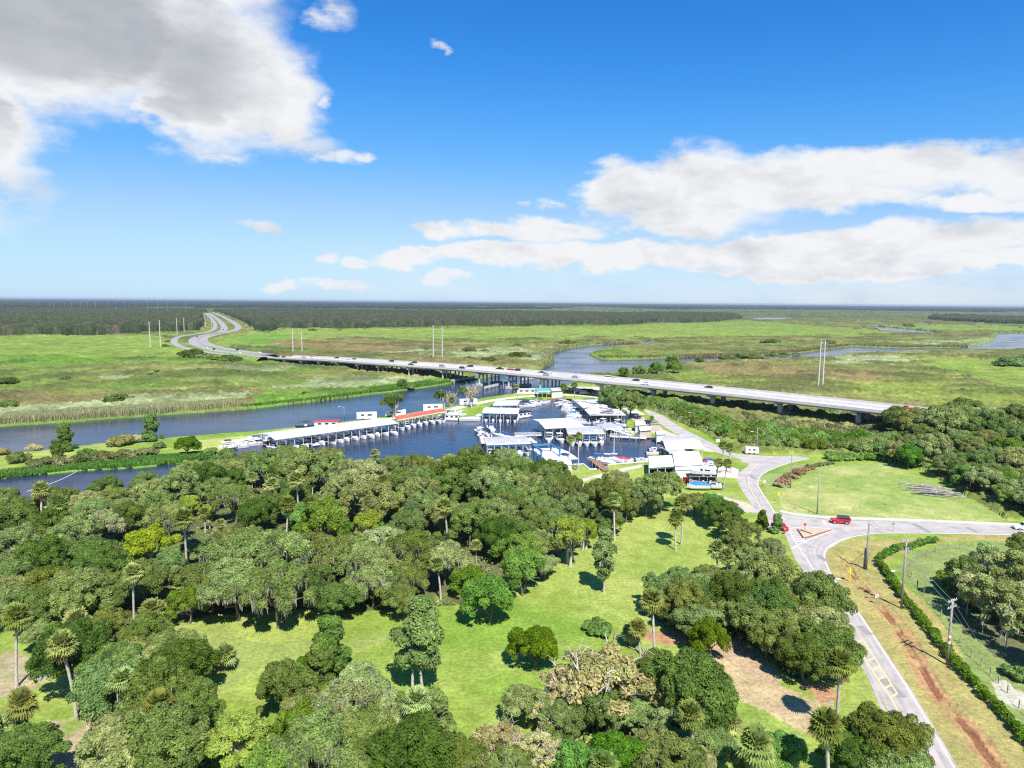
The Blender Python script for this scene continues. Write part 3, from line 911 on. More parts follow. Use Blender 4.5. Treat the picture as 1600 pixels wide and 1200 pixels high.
def tree_proto(key, name, seed, R, z0, z1, nl, leaves, size, mt, shape='dome', trunk=.35, moss=0, bark='bark', lr=(.6, 1.55), mt2=None, limbs=9, tb=0.0, dead=0, trunks=1, shell=(.72, 1.1)):
    rng = np.random.default_rng(seed)
    root = proto(name)
    C, Q = crown_lobes(rng, nl, R, z0, z1, shape, lr)
    tr = MB()
    for k_ in range(trunks):
        off = Vector((rng.normal() * .5 * (trunks > 1), rng.normal() * .5 * (trunks > 1), 0))
        fork = off + Vector((rng.normal() * .3, rng.normal() * .3, z0 * (.55 if shape == 'dome' else 1.0)))
        tr.tube([off + Vector((0, 0, -.3)), off + Vector((0, 0, .3)), off.lerp(fork, .5) + Vector((.1, .05, 0)), fork], [trunk * 1.5, trunk * 1.1, trunk * .9, trunk * .8], bark, 8, False)
        for i in rng.choice(len(C), min(limbs, len(C)), replace=False):
            limb(tr, rng, fork, C[i], trunk * .55, .05, bark)
        if shape != 'dome': limb(tr, rng, fork, (fork.x * .3, 0, z1), trunk * .7, .05, bark)
    for i in range(dead):
        a = rng.uniform(0, 6.28); e = Vector((math.cos(a) * R * 1.05, math.sin(a) * R * 1.05, rng.uniform(z0, z1 * 1.12)))
        pts = limb(tr, rng, (0, 0, z0 * .6), e, trunk * .45, .03, 'palebark')
        for q in range(3):
            s = pts[rng.integers(2, 5)]
            limb(tr, rng, s, s + Vector((rng.normal() * 1.4, rng.normal() * 1.4, abs(rng.normal()) * 1.5)), .07, .02, 'palebark', n=3)
    tr.build('trunk', root, True)
    ps = [leaf_quads(rng, C, Q, leaves, size, tb=tb, shell=shell)]
    mts = [mt]
    if mt2:
        sel = rng.random(len(C)) < .4
        if sel.any():
            ps.append(leaf_quads(rng, C[sel], Q[sel] * 1.04, int(leaves * .3), size)); mts.append(mt2)
    link('crown', leafmesh('crown', ps, mts), root)
    if moss:
        n = moss
        i = rng.choice(len(C), n)
        a = rng.uniform(0, 2 * math.pi, n)
        oc = np.arctan2(C[i, 1], C[i, 0]); a = np.where(rng.random(n) < .6, oc + rng.normal(size=n) * .8, a)
        top = C[i] + np.stack([np.cos(a) * Q[i] * rng.uniform(.5, 1, n), np.sin(a) * Q[i] * rng.uniform(.5, 1, n), -Q[i] * rng.uniform(-.6, .5, n)], -1)
        L = rng.uniform(.3, 2.2, n) * rng.uniform(.3, 1, n) ** 1.3; wd = rng.uniform(.06, .17, n)
        th = rng.uniform(0, math.pi, n); dx = np.stack([np.cos(th) * wd, np.sin(th) * wd, 0 * th], -1)
        lo = np.stack([rng.normal(size=n) * .1, rng.normal(size=n) * .1, -L], -1)
        V = np.stack([top - dx, top + lo - dx * .25, top + lo + dx * .25, top + dx], 1).reshape(-1, 3)
        link('moss', leafmesh('moss', [(V, np.repeat(rng.random(n), 4))], ['moss']), root)['kind'] = 'stuff'
    PROTO.setdefault(key, []).append((root, R * 1.06 + .55 * sum(lr) / 2))
    return root


for s in range(3):
    tree_proto('oak', 'oak_tree', 100 + s, 6.0, 5.5, 10.2, 105, 33000, .27, 'oak', moss=900 if s == 1 else 0, limbs=12)
    tree_proto('dark', 'evergreen_tree', 110 + s, 6.0, 5.0, 9.8, 105, 33000, .26, 'oakdark', limbs=10)
    tree_proto('mossy', 'oak_tree', 120 + s, 6.2, 6.5, 10.5, 92, 27000, .27, 'oak', moss=5200, mt2='olive', limbs=14)
tree_proto('grey', 'oak_tree', 130, 6.0, 5.5, 9.6, 56, 12000, .28, 'olive', moss=9500, limbs=16, mt2='oak')
tree_proto('olive', 'laurel_tree', 131, 6.0, 5.0, 9.5, 98, 30000, .27, 'olive', moss=500, mt2='oak')
tree_proto('olive', 'laurel_tree', 132, 6.0, 5.0, 9.2, 84, 28000, .28, 'olive', moss=200, mt2='oak')
tree_proto('green', 'broadleaf_tree', 140, 4.5, 4.0, 8.5, 60, 19000, .27, 'green', limbs=10, trunks=2, trunk=.2)
tree_proto('green', 'broadleaf_tree', 141, 4.5, 3.5, 8.0, 64, 19000, .27, 'green', limbs=10, trunk=.25)
tree_proto('lime', 'pine_tree', 150, 4.5, 4.5, 8.5, 34, 16000, .26, 'lime', limbs=14, lr=(.9, 1.5), bark='palebark')
tree_proto('lime', 'pine_tree', 151, 4.2, 6.5, 11.0, 30, 12000, .28, 'lime', limbs=12, lr=(.9, 1.6), bark='palebark', moss=1500, mt2='oak', trunks=2)
tree_proto('column', 'broadleaf_tree', 160, 3.0, 4.0, 13.5, 46, 15000, .30, 'oakdark', 'col', trunk=.25, bark='palebark', mt2='green', lr=(.9, 1.6), limbs=14, trunks=2)
tree_proto('column', 'broadleaf_tree', 161, 2.4, 3.6, 14.0, 36, 11000, .30, 'oakdark', 'col', trunk=.25, bark='palebark', mt2='oak', lr=(.8, 1.4), limbs=16)
tree_proto('cone', 'conical_tree', 165, 3.2, 1.0, 9.0, 60, 15000, .30, 'oakdark', 'cone', lr=(.6, 1.2), limbs=8, mt2='green')
tree_proto('dying', 'dying_tree', 170, 6.0, 4.5, 9.0, 64, 12500, .25, 'dry', limbs=48, lr=(.6, 1.2), bark='palebark', mt2='olive', dead=20, trunk=.45)
tree_proto('dying', 'dying_tree', 171, 5.0, 3.5, 7.5, 50, 7000, .26, 'dry', limbs=44, lr=(.7, 1.2), bark='palebark', dead=20, trunk=.4, mt2='olive')
tree_proto('bare', 'dead_tree', 180, 2.6, 5.0, 9.0, 30, 500, .2, 'dry', limbs=28, bark='palebark', dead=8, trunk=.26)
tree_proto('forked', 'forked_tree', 181, 4.0, 4.5, 8.5, 26, 6500, .3, 'oakdark', limbs=14, bark='palebark', dead=3, trunk=.3, trunks=2, lr=(.8, 1.4))
tree_proto('gum', 'tall_tree', 190, 4.0, 6.5, 13.0, 30, 6000, .24, 'olive', 'dome', limbs=18, bark='palebark', trunk=.22, lr=(.7, 1.3), trunks=2, mt2='green')
tree_proto('gum', 'tall_tree', 191, 3.4, 6.0, 11.5, 24, 4600, .24, 'olive', 'dome', limbs=16, bark='palebark', trunk=.2, lr=(.6, 1.2), mt2='oak')
tree_proto('sapling', 'slender_tree', 195, 1.3, 2.5, 5.5, 12, 900, .25, 'olive', 'col', limbs=8, bark='palebark', trunk=.07, lr=(.4, .8))


def bush_proto(key, name, seed, R, H, nl, leaves, size, mt, mt2=None):
    rng = np.random.default_rng(seed)
    C = []; Q = []
    for i in range(nl):
        a = rng.uniform(0, 6.28); q = math.sqrt(rng.random())
        C.append((q * R * math.cos(a), q * R * math.sin(a), H * (.35 + .5 * (1 - q * q) * rng.random()))); Q.append(rng.uniform(.25, .42) * H)
    ps = [leaf_quads(rng, C, Q, leaves, size, up=.0)]; mts = [mt]
    if mt2: ps.append(leaf_quads(rng, C, np.array(Q) * 1.05, leaves // 3, size)); mts.append(mt2)
    o = link(name, leafmesh(name, ps, mts), None)
    PROTO.setdefault(key, []).append((o, R))


bush_proto('bush', 'bush', 200, 3.0, 3.6, 22, 3600, .34, 'oakdark')
bush_proto('bush', 'bush', 201, 3.0, 3.0, 18, 3200, .34, 'oakdark', 'green')
bush_proto('greenbush', 'bush', 202, 3.0, 3.4, 22, 5200, .33, 'green', 'oak')
bush_proto('greenbush', 'bush', 203, 3.0, 2.8, 20, 4800, .33, 'green')
bush_proto('thicket', 'bush', 204, 4.2, 4.6, 30, 7500, .36, 'green', 'oak')
bush_proto('thicket', 'bush', 205, 4.2, 4.2, 30, 7500, .36, 'oak', 'green')
bush_proto('brownbush', 'bush', 206, 3.0, 3.0, 20, 3600, .34, 'dry', 'olive')
bush_proto('scrubbush', 'bush', 207, 3.0, 2.6, 20, 3000, .34, 'scrub', 'olive')
bush_proto('redbush', 'bush', 208, 2.0, 1.6, 16, 2600, .25, 'redleaf') if 'redleaf' in M else None
M['redleaf'] = leafmat('reddish_leaves', (.20, .10, .06), (.46, .26, .16), dryf=.0)
bush_proto('redbush', 'bush', 208, 2.0, 1.6, 16, 2600, .25, 'redleaf', 'dry')
M['yellowleaf'] = leafmat('yellow_leaves', (.28, .22, .04), (.52, .40, .06), dryf=.0)
bush_proto('yellowbush', 'bush', 209, 3.0, 3.0, 20, 4200, .3, 'yellowleaf', 'green')


def palm_proto(key, seed, h, lean, R=2.0, nf=54, skirt=True, rough=False):
    rng = np.random.default_rng(seed)
    root = proto('palm_tree')
    mb = MB()
    bend = rng.uniform(-.3, .3)
    pts = [Vector((lean * (i / 6) ** 1.5, bend * math.sin(math.pi * i / 6), h * i / 6 - (.3 if i == 0 else 0))) for i in range(7)]
    r = .20 if not rough else .42
    mb.tube(pts, [r * 1.35, r * 1.05, r, r * .95, r * .95, r, r * 1.15], 'palebark' if not rough else 'bark', 8, False)
    mb.build('trunk', root, True)
    top = np.array(pts[-1])

    def fronds(n, el0, el1, sc):
        Vs = []; T = []
        for i in range(n):
            a = i * 2.399 + rng.uniform(-.3, .3); el = el0 + (el1 - el0) * ((i + .5) / n) + rng.uniform(-.1, .1)
            d = np.array([math.cos(a) * math.cos(el), math.sin(a) * math.cos(el), math.sin(el)])
            side = np.array([-math.sin(a), math.cos(a), 0]); upv = np.cross(d, side)
            L = R * sc * rng.uniform(.85, 1.1)
            c = top + d * L * .42
            Vs.append([top - side * .03, top + side * .03, c + side * .03, c - side * .03]); T.append(.3)
            tt = rng.random()
            for j in range(11):
                f = (j - 5) / 5 * 1.5
                ld = d * math.cos(f) + side * math.sin(f) - upv * 0
                ln = L * .62 * (1 - .25 * abs(f) / 1.5)
                mid = c + ld * ln * .6 + np.array([0, 0, .02]); end = c + ld * ln + np.array([0, 0, -ln * .22 * rng.uniform(.4, 1.5)])
                sd_ = np.cross(ld, upv); sd_ = sd_ / (np.linalg.norm(sd_) + 1e-6) * .13 * (L / 1.9)
                Vs.append([c, mid - sd_, end, mid + sd_]); T.append(np.clip(tt * .8 + .2 * rng.random(), 0, 1))
        return np.array(Vs).reshape(-1, 3), np.repeat(T, 4)
    link('fronds', leafmesh('fronds', [fronds(nf, 1.35, -.45, 1.0)], ['palmleaf']), root)
    if skirt: link('dead_fronds', leafmesh('dead_fronds', [fronds(18, -.35, -1.25, .8)], ['palmdead']), root)
    PROTO.setdefault(key, []).append((root, R * 1.02))


palm_proto('palm', 300, 7.5, .8)
palm_proto('palm', 301, 8.5, -1.1)
palm_proto('palm', 302, 6.0, .3)
palm_proto('shortpalm', 303, 3.4, .1, R=2.1, rough=True, nf=56)
palm_proto('shortpalm', 304, 2.4, .1, R=2.2, rough=True, nf=56)
palm_proto('tallpalm', 305, 11.5, .5, R=1.9)

HC = {'oak': 7.5, 'dark': 7.0, 'mossy': 7.8, 'grey': 7.3, 'olive': 7.0, 'green': 6, 'lime': 7, 'column': 8, 'cone': 4.5, 'dying': 6.5, 'bare': 7, 'forked': 6.5, 'gum': 10,
      'palm': 7.4, 'shortpalm': 3.0, 'tallpalm': 11.4, 'bush': 1.6, 'greenbush': 1.7, 'thicket': 2.2, 'brownbush': 1.5, 'scrubbush': 1.4, 'redbush': .8, 'yellowbush': 1.5, 'sapling': 4}
DESC = {'oak': 'broad green live oak', 'dark': 'dense dark green tree', 'mossy': 'moss hung live oak', 'grey': 'pale oak smothered in moss', 'olive': 'rounded olive green tree',
        'green': 'leafy bright green tree', 'lime': 'bright yellow green tree', 'column': 'tall narrow bare trunked tree', 'cone': 'dark pointed tree',
        'dying': 'dying tan tree with bare limbs', 'bare': 'leafless pale tree', 'forked': 'dark tree with white limbs', 'gum': 'tall airy pale trunked tree', 'palm': 'sabal palm with round crown',
        'shortpalm': 'short shaggy palm', 'tallpalm': 'tall thin sabal palm', 'bush': 'dark rounded bush', 'greenbush': 'bright green bush', 'thicket': 'leafy green thicket bush', 'brownbush': 'tan dry bush',
        'scrubbush': 'pale scrubby bush', 'redbush': 'low reddish shrub', 'yellowbush': 'yellow tinted bush', 'sapling': 'spindly young tree'}
GRP = {'palm': 'sabal palms among the trees', 'shortpalm': 'sabal palms among the trees', 'tallpalm': 'sabal palms among the trees', 'bush': 'bushes on the marsh and banks', 'greenbush': 'bushes on the marsh and banks',
       'thicket': 'bushes on the marsh and banks', 'brownbush': 'bushes on the marsh and banks', 'scrubbush': 'bushes on the marsh and banks', 'redbush': 'red shrubs on the verge', 'yellowbush': 'bushes on the marsh and banks'}
PLACES = [('by the canal bank', 90, 800), ('by the lower left lawn', 70, 1010), ('at lower left corner', 90, 1180), ('near the shed clearing', 250, 980),
          ('beside the left lawn', 400, 900), ('in the left woods', 130, 880), ('below the long white roof', 350, 760), ('beside the marina basin', 560, 750),
          ('in the middle woods', 560, 850), ('above the centre lawn', 700, 930), ('at the bottom centre', 560, 1140), ('right of bottom centre', 880, 1120), ('below the marina basin', 760, 790),
          ('behind the boat lift', 880, 790), ('above the right lawn', 1060, 790), ('beside the road junction', 1190, 850), ('right of the lawn', 1090, 930),
          ('beside the sandy clearing', 1090, 1070), ('along the near road', 1270, 990), ('at the lower right corner', 1330, 1140), ('in the fenced paddock', 1520, 920), ('in the right hand woods', 1530, 700),
          ('beside the marina road', 1110, 690), ('by the highway bridge', 980, 610), ('on the narrow spit', 180, 700), ('on the far river bank', 480, 600), ('on the left marsh', 120, 590), ('on marsh beyond bridge', 760, 550),
          ('on far right marsh', 1300, 560), ('beside the far highway', 330, 540), ('on the open field edge', 1400, 730), ('in the middle marsh', 500, 520), ('beside the river bend', 1030, 575)]
used_proto = set()
PLACED = []
trng = random.Random(5)


def place_of(px, py):
    return min(PLACES, key=lambda q: ((q[1] - px) / 1.6) ** 2 + (q[2] - py) ** 2)[0]


def base_px(p):
    v = Vector((p[0], p[1], -CAM_H)); dd = _F.dot(v)
    return 800 + FPX * _R.dot(v) / dd, 600 - FPX * _U.dot(v) / dd


def plant(kind, px, py, wpx, var=None, z=0.0, desc=None, place=None, zs=1.0):
    """px, py: where the photo shows the crown's centre; wpx: its width there"""
    lst = PROTO[kind]
    pr, R = lst[trng.randrange(len(lst)) if var is None else var]
    s = 1.0
    if kind == 'palm' and py > 750: zs = 1.22
    if kind in ('oak', 'dark', 'mossy', 'olive', 'green', 'grey'): zs *= trng.uniform(.88, 1.28)
    for _ in range(4):
        p = P(px, py, HC[kind] * s * zs + z)
        s = wpx / FPX * depth(p) / (2 * R)
    return put(pr, R, kind, p.x, p.y, s, z, desc, place, zs, px, py)


def put(pr, R, kind, x, y, s, z=0.0, desc=None, place=None, zs=1.0, px=None, py=None):
    if pr.name not in used_proto: o = pr; used_proto.add(pr.name)
    else: o = copy_tree(pr)
    o.location = (x, y, z); o.rotation_euler = (0, 0, trng.uniform(0, 6.28)); o.scale = (s, s, s * zs)
    if px is None: px, py = base_px((x, y))
    cat = 'palm' if 'palm' in kind else 'bush' if 'bush' in kind or kind == 'thicket' else 'tree'
    reg(o, cat, desc or DESC[kind], place or place_of(px, py), (x, y, 0), GRP.get(kind, 'trees around the lawns'))
    PLACED.append((x, y, R * s, kind))
    return o


TREES = [  # kind, px, py, width
    ('palm', 90, 776, 32), ('palm', 62, 780, 32), ('olive', 8, 776, 50), ('olive', 137, 782, 56), ('oak', 182, 776, 60), ('grey', 196, 790, 50), ('oak', 232, 766, 60), ('oak', 284, 748, 60), ('dark', 322, 742, 62), ('oak', 360, 731, 56), ('oak', 250, 785, 60),
    ('lime', 292, 782, 42), ('lime', 325, 793, 30), ('palm', 288, 820, 36), ('lime', 233, 836, 78), ('lime', 215, 850, 50), ('mossy', 367, 778, 78), ('oak', 340, 762, 60), ('dark', 33, 803, 76), ('oak', 75, 815, 76), ('oak', 117, 828, 76), ('grey', 165, 812, 70), ('grey', 182, 795, 44),
    ('dark', 25, 845, 80), ('oak', 67, 862, 80), ('dark', 117, 866, 84), ('oak', 160, 878, 84), ('dark', 22, 895, 90), ('oak', 75, 905, 90), ('dark', 128, 912, 90), ('dark', 175, 920, 90), ('dark', 222, 900, 80), ('dark', 304, 855, 60), ('dark', 317, 900, 80), ('green', 295, 935, 60), ('dark', 262, 880, 66),
    ('mossy', 375, 862, 110), ('mossy', 371, 915, 112), ('mossy', 330, 925, 70), ('shortpalm', 238, 948, 46), ('palm', 122, 955, 50), ('palm', 18, 978, 46), ('palm', 112, 1019, 48), ('palm', 28, 1082, 52), ('shortpalm', 350, 1018, 46),
    ('oak', 167, 970, 70), ('oak', 233, 985, 84), ('mossy', 270, 1012, 100), ('mossy', 180, 1040, 104), ('oak', 250, 1072, 116), ('oak', 300, 1092, 90), ('dark', 258, 1150, 140), ('oak', 205, 1130, 90), ('oak', 70, 985, 60), ('dark', 60, 945, 80), ('dark', 10, 940, 70),
    ('dark', 40, 1172, 130), ('oak', -25, 1150, 110), ('lime', 368, 1138, 108, 0), ('oak', 215, 1010, 70),
    # middle
    ('tallpalm', 587, 710, 18), ('palm', 425, 748, 28), ('palm', 465, 758, 30), ('palm', 487, 738, 21), ('oak', 417, 722, 66), ('oak', 480, 722, 80), ('oak', 520, 728, 70), ('olive', 567, 738, 80), ('olive', 579, 776, 96), ('olive', 535, 762, 70),
    ('dark', 425, 788, 70), ('green', 504, 806, 80), ('green', 468, 800, 54), ('lime', 574, 822, 54), ('green', 590, 828, 50), ('olive', 654, 765, 74), ('oak', 735, 728, 92), ('oak', 712, 752, 76), ('oak', 762, 748, 74), ('dark', 668, 790, 80), ('oak', 690, 745, 60),
    ('oak', 735, 806, 86), ('olive', 748, 792, 60), ('dark', 778, 798, 70), ('dark', 790, 770, 70), ('lime', 625, 804, 26), ('dark', 640, 815, 60),
    ('mossy', 433, 862, 116), ('mossy', 496, 858, 96), ('oak', 540, 860, 90), ('olive', 600, 846, 88), ('mossy', 650, 858, 98), ('mossy', 695, 870, 80), ('mossy', 717, 880, 60), ('mossy', 433, 912, 110), ('dark', 525, 934, 86), ('mossy', 583, 905, 80), ('oak', 621, 930, 66), ('mossy', 480, 905, 80), ('dark', 560, 915, 66),
    ('column', 658, 1000, 84), ('green', 765, 925, 84), ('green', 735, 900, 60), ('cone', 517, 1008, 78), ('cone', 500, 1042, 70), ('green', 450, 1052, 66), ('green', 478, 1040, 60), ('grey', 537, 1104, 120), ('grey', 483, 1104, 90), ('olive', 590, 1120, 70), ('oak', 508, 1150, 110),
    ('oak', 455, 1178, 90), ('oak', 567, 1178, 110), ('cone', 621, 1112, 50), ('cone', 683, 1114, 64), ('olive', 690, 1172, 80), ('dying', 778, 1156, 92), ('olive', 735, 1185, 80), ('green', 640, 1190, 70), ('lime', 418, 1165, 40), ('mossy', 640, 900, 70), ('oak', 600, 890, 80),
    # right
    ('oak', 1033, 757, 74), ('dark', 1010, 774, 60), ('dark', 933, 777, 56), ('olive', 979, 788, 44), ('palm', 962, 785, 28), ('bare', 892, 795, 34), ('lime', 888, 838, 68), ('lime', 915, 830, 44), ('dark', 950, 812, 50), ('column', 945, 870, 46),
    ('dark', 837, 812, 76), ('oak', 825, 773, 66), ('dark', 862, 766, 60), ('mossy', 842, 846, 66), ('green', 815, 880, 70), ('green', 790, 850, 60), ('oak', 815, 752, 60), ('dark', 900, 790, 60), ('dark', 775, 830, 70), ('mossy', 850, 880, 50), ('dark', 870, 815, 60),
    ('palm', 1067, 787, 30), ('oak', 1085, 782, 50), ('dark', 1125, 795, 64), ('green', 1110, 785, 50), ('palm', 1122, 846, 32), ('oak', 1145, 815, 54), ('mossy', 1162, 828, 54), ('palm', 1162, 897, 32), ('palm', 1058, 800, 28), ('dark', 1150, 845, 54), ('palm', 1140, 870, 30),
    ('palm', 1026, 957, 42), ('dark', 1033, 920, 72), ('oak', 1068, 934, 78), ('oak', 1112, 920, 88), ('oak', 1150, 910, 70), ('dark', 1092, 968, 84), ('oak', 1172, 958, 88), ('dark', 1135, 958, 70), ('dark', 1050, 958, 50), ('green', 1105, 990, 60),
    ('dark', 1083, 1068, 148), ('dark', 1030, 1040, 80), ('dying', 950, 1042, 168), ('dying', 898, 1066, 108), ('green', 835, 1002, 82), ('bush', 935, 978, 42), ('shortpalm', 985, 985, 36), ('dark', 883, 1120, 90), ('oak', 820, 1095, 80), ('dark', 935, 1100, 100), ('oak', 985, 1110, 80),
    ('green', 967, 1185, 110), ('olive', 1067, 1142, 110), ('olive', 1030, 1165, 90), ('oak', 1120, 1165, 80), ('palm', 1178, 1140, 66), ('shortpalm', 1140, 1125, 50), ('dying', 838, 1172, 96), ('dying', 866, 1118, 76), ('green', 900, 1185, 80), ('oak', 800, 1190, 80), ('olive', 1085, 1195, 90), ('green', 1225, 1170, 70), ('green', 1190, 1190, 70),
    ('cone', 1191, 812, 26), ('cone', 1214, 818, 26), ('grey', 1205, 852, 50), ('oak', 1172, 870, 54), ('oak', 1180, 890, 70), ('dark', 1232, 908, 76), ('oak', 1205, 930, 80), ('olive', 1245, 975, 110), ('olive', 1290, 975, 90), ('dark', 1258, 1018, 84), ('oak', 1215, 985, 80), ('dark', 1200, 1000, 60), ('oak', 1195, 880, 60),
    ('palm', 1312, 1046, 48), ('palm', 1300, 1135, 60), ('oak', 1388, 1145, 120), ('dark', 1350, 1175, 110), ('dark', 1310, 1180, 60), ('oak', 1410, 1200, 110), ('green', 1180, 1165, 60),
    # paddock trees
    ('gum', 1512, 880, 56), ('gum', 1545, 868, 60), ('gum', 1580, 880, 66), ('gum', 1615, 890, 66), ('gum', 1535, 915, 60), ('gum', 1570, 920, 66), ('gum', 1600, 930, 60), ('gum', 1640, 930, 70), ('gum', 1595, 850, 50), ('gum', 1625, 860, 60),
    ('bush', 1592, 1050, 40), ('dark', 1650, 1000, 100),
    # marina
    ('forked', 617, 624, 42), ('forked', 691, 617, 30), ('bare', 705, 620, 24), ('bare', 737, 610, 26), ('forked', 729, 609, 26), ('palm', 707, 629, 13), ('palm', 809, 608, 12), ('palm', 880, 600, 16), ('palm', 898, 602, 14),
    ('tallpalm', 889, 687, 17), ('tallpalm', 905, 683, 17), ('palm', 771, 716, 19), ('palm', 1130, 696, 18), ('palm', 1144, 705, 19), ('palm', 1120, 724, 20), ('palm', 1132, 728, 19), ('palm', 1018, 650, 9),
    ('dark', 955, 617, 46), ('dark', 985, 626, 60), ('oak', 970, 622, 46), ('bush', 915, 611, 17),
    # spit and banks
    ('cone', 101, 684, 36), ('cone', 88, 702, 26), ('cone', 235, 668, 36), ('green', 294, 692, 38), ('bush', 136, 706, 24), ('bush', 249, 696, 16), ('brownbush', 190, 687, 34), ('brownbush', 212, 685, 24), ('brownbush', 52, 699, 20), ('brownbush', 3, 705, 22),
    ('scrubbush', 200, 708, 34), ('scrubbush', 168, 711, 34), ('scrubbush', 130, 715, 34), ('scrubbush', 96, 719, 34), ('scrubbush', 62, 722, 34), ('bush', 28, 715, 28), ('scrubbush', 230, 705, 28), ('greenbush', 330, 704, 18),
    ('dark', 628, 597, 17), ('bush', 655, 592, 12), ('bush', 668, 592, 13), ('bush', 453, 621, 20), ('bush', 480, 617, 22), ('bush', 515, 609, 14), ('bush', 528, 607, 14), ('bush', 505, 610, 14), ('bush', 566, 604, 12), ('bush', 640, 605, 16),
    ('bush', 95, 591, 24), ('bush', 10, 596, 30), ('bush', 245, 582, 34), ('bush', 185, 624, 38), ('bush', 365, 582, 22), ('bush', 355, 618, 22), ('bush', 12, 632, 30), ('bush', 382, 617, 20),
    ('bush', 300, 553, 34), ('bush', 320, 556, 26), ('bush', 360, 562, 34), ('bush', 340, 560, 22), ('bush', 258, 540, 10), ('bush', 262, 533, 8),
    ('bush', 416, 518, 11), ('bush', 401, 518, 6), ('bush', 488, 515, 13), ('bush', 531, 515, 7), ('bush', 570, 514, 5), ('bush', 589, 513, 5), ('bush', 631, 514, 4), ('bush', 670, 510, 5),
    ('bush', 733, 547, 22), ('bush', 757, 548, 12), ('bush', 766, 540, 8), ('bush', 746, 539, 6), ('bush', 790, 539, 8), ('bush', 800, 535, 9), ('bush', 808, 540, 14), ('bush', 838, 541, 9), ('bush', 866, 541, 9), ('bush', 885, 535, 26), ('bush', 901, 534, 11), ('bush', 920, 533, 13),
    ('bush', 810, 556, 30), ('bush', 710, 562, 12), ('bush', 733, 560, 22), ('bush', 764, 563, 24), ('bush', 801, 567, 14), ('bush', 824, 569, 16), ('bush', 970, 531, 12), ('bush', 662, 545, 16), ('bush', 690, 545, 9), ('bush', 700, 549, 10), ('bush', 955, 530, 6),
    ('green', 1025, 573, 22), ('green', 1052, 570, 26), ('green', 1000, 576, 22), ('green', 975, 580, 18), ('dark', 1093, 562, 15), ('dark', 1050, 562, 22), ('bush', 1137, 559, 28), ('bush', 1175, 557, 30), ('bush', 1205, 555, 18), ('bush', 1225, 553, 14), ('bush', 1245, 552, 12), ('bush', 1160, 554, 16),
    ('bush', 1159, 535, 11), ('bush', 1175, 532, 7), ('bush', 1205, 533, 26), ('bush', 1238, 532, 5), ('bush', 1255, 533, 9), ('bush', 1297, 535, 15), ('bush', 1367, 514, 8), ('bush', 1530, 511, 6), ('bush', 1580, 567, 40), ('bush', 1600, 560, 30), ('bush', 1595, 512, 5), ('bush', 1420, 508, 16),
    ('dark', 1462, 658, 50), ('olive', 1488, 655, 56), ('dark', 1516, 656, 60), ('dark', 1550, 660, 60), ('green', 1474, 668, 50), ('green', 1580, 700, 60), ('green', 1420, 705, 40), ('dark', 1448, 674, 44), ('palm', 205, 905, 34), ('palm', 445, 790, 30), ('palm', 700, 800, 30), ('palm', 1088, 1120, 50), ('palm', 1005, 995, 34), ('dark', 1438, 675, 46), ('olive', 1472, 664, 54), ('dark', 1508, 657, 60), ('olive', 1548, 652, 60), ('dark', 1590, 648, 60), ('dark', 1632, 650, 60), ('olive', 1462, 694, 60), ('dark', 1503, 690, 64), ('olive', 1545, 686, 60), ('dark', 1592, 682, 64),
    ('dark', 1420, 692, 46), ('olive', 1400, 700, 40), ('dark', 1530, 720, 64), ('olive', 1580, 716, 64), ('dark', 1485, 722, 56),
    ('yellowbush', 1250, 668, 26), ('yellowbush', 1240, 670, 18),
]
for t in TREES:
    flat = t[0] == 'bush' and t[2] < 640
    plant(*t, zs=.62 if flat else 1.0)
# the row of red shrubs on the verge
for i in range(11):
    t = i / 10
    plant('redbush', 1215 + 46 * t + 6 * math.sin(i * 2.1), 757 - 27 * t ** .8, 17 - 4 * t)
for i in range(6): plant('scrubbush', 1263 + i * 7, 728 - i * 1.1, 11)
# dark fringe on the far side of the field and the thickets beside the marina road
zones = [
    ('thicket', [(1018, 632), (1060, 650), (1100, 668), (1150, 690), (1200, 700), (1290, 704), (1400, 712), (1440, 704), (1400, 690), (1290, 686), (1200, 680), (1120, 660), (1060, 636), (1030, 625)], 78, (.75, 1.15)),
    ('greenbush', [(1290, 712), (1420, 718), (1450, 735), (1400, 722), (1350, 720), (1300, 719)], 16, (.5, .9)),
    ('olive', [(1440, 700), (1600, 680), (1700, 690), (1760, 830), (1600, 806), (1545, 785), (1480, 745), (1450, 720)], 46, (.6, .85)),
    ('dark', [(1440, 685), (1600, 665), (1800, 690), (1850, 850), (1610, 812), (1550, 790), (1500, 755)], 26, (.55, .9)),
    ('green', [(1500, 762), (1560, 790), (1620, 812), (1700, 820), (1700, 780), (1600, 760)], 12, (.6, .9)),
    ('shortpalm', [(1470, 715), (1560, 715), (1600, 745), (1510, 750)], 12, (.9, 1.1)),
    ('scrubbush', [(1040, 622), (1120, 622), (1250, 645), (1420, 662), (1440, 690), (1300, 682), (1200, 675), (1100, 655)], 70, (.6, 1.2)),
    ('brownbush', [(1040, 618), (1200, 634), (1420, 655), (1440, 668), (1200, 650), (1050, 632)], 22, (.7, 1.2)),
    ('thicket', [(1060, 622), (1200, 637), (1420, 657), (1440, 668), (1200, 648), (1060, 632)], 16, (.6, .9)),
    ('sapling', [(1500, 960), (1600, 940), (1640, 1010), (1560, 1015)], 16, (.8, 1.3)),
    ('bush', [(1465, 905), (1500, 915), (1580, 940), (1640, 960), (1600, 985), (1520, 945)], 12, (.8, 1.1)),
]
zrng = np.random.default_rng(8)


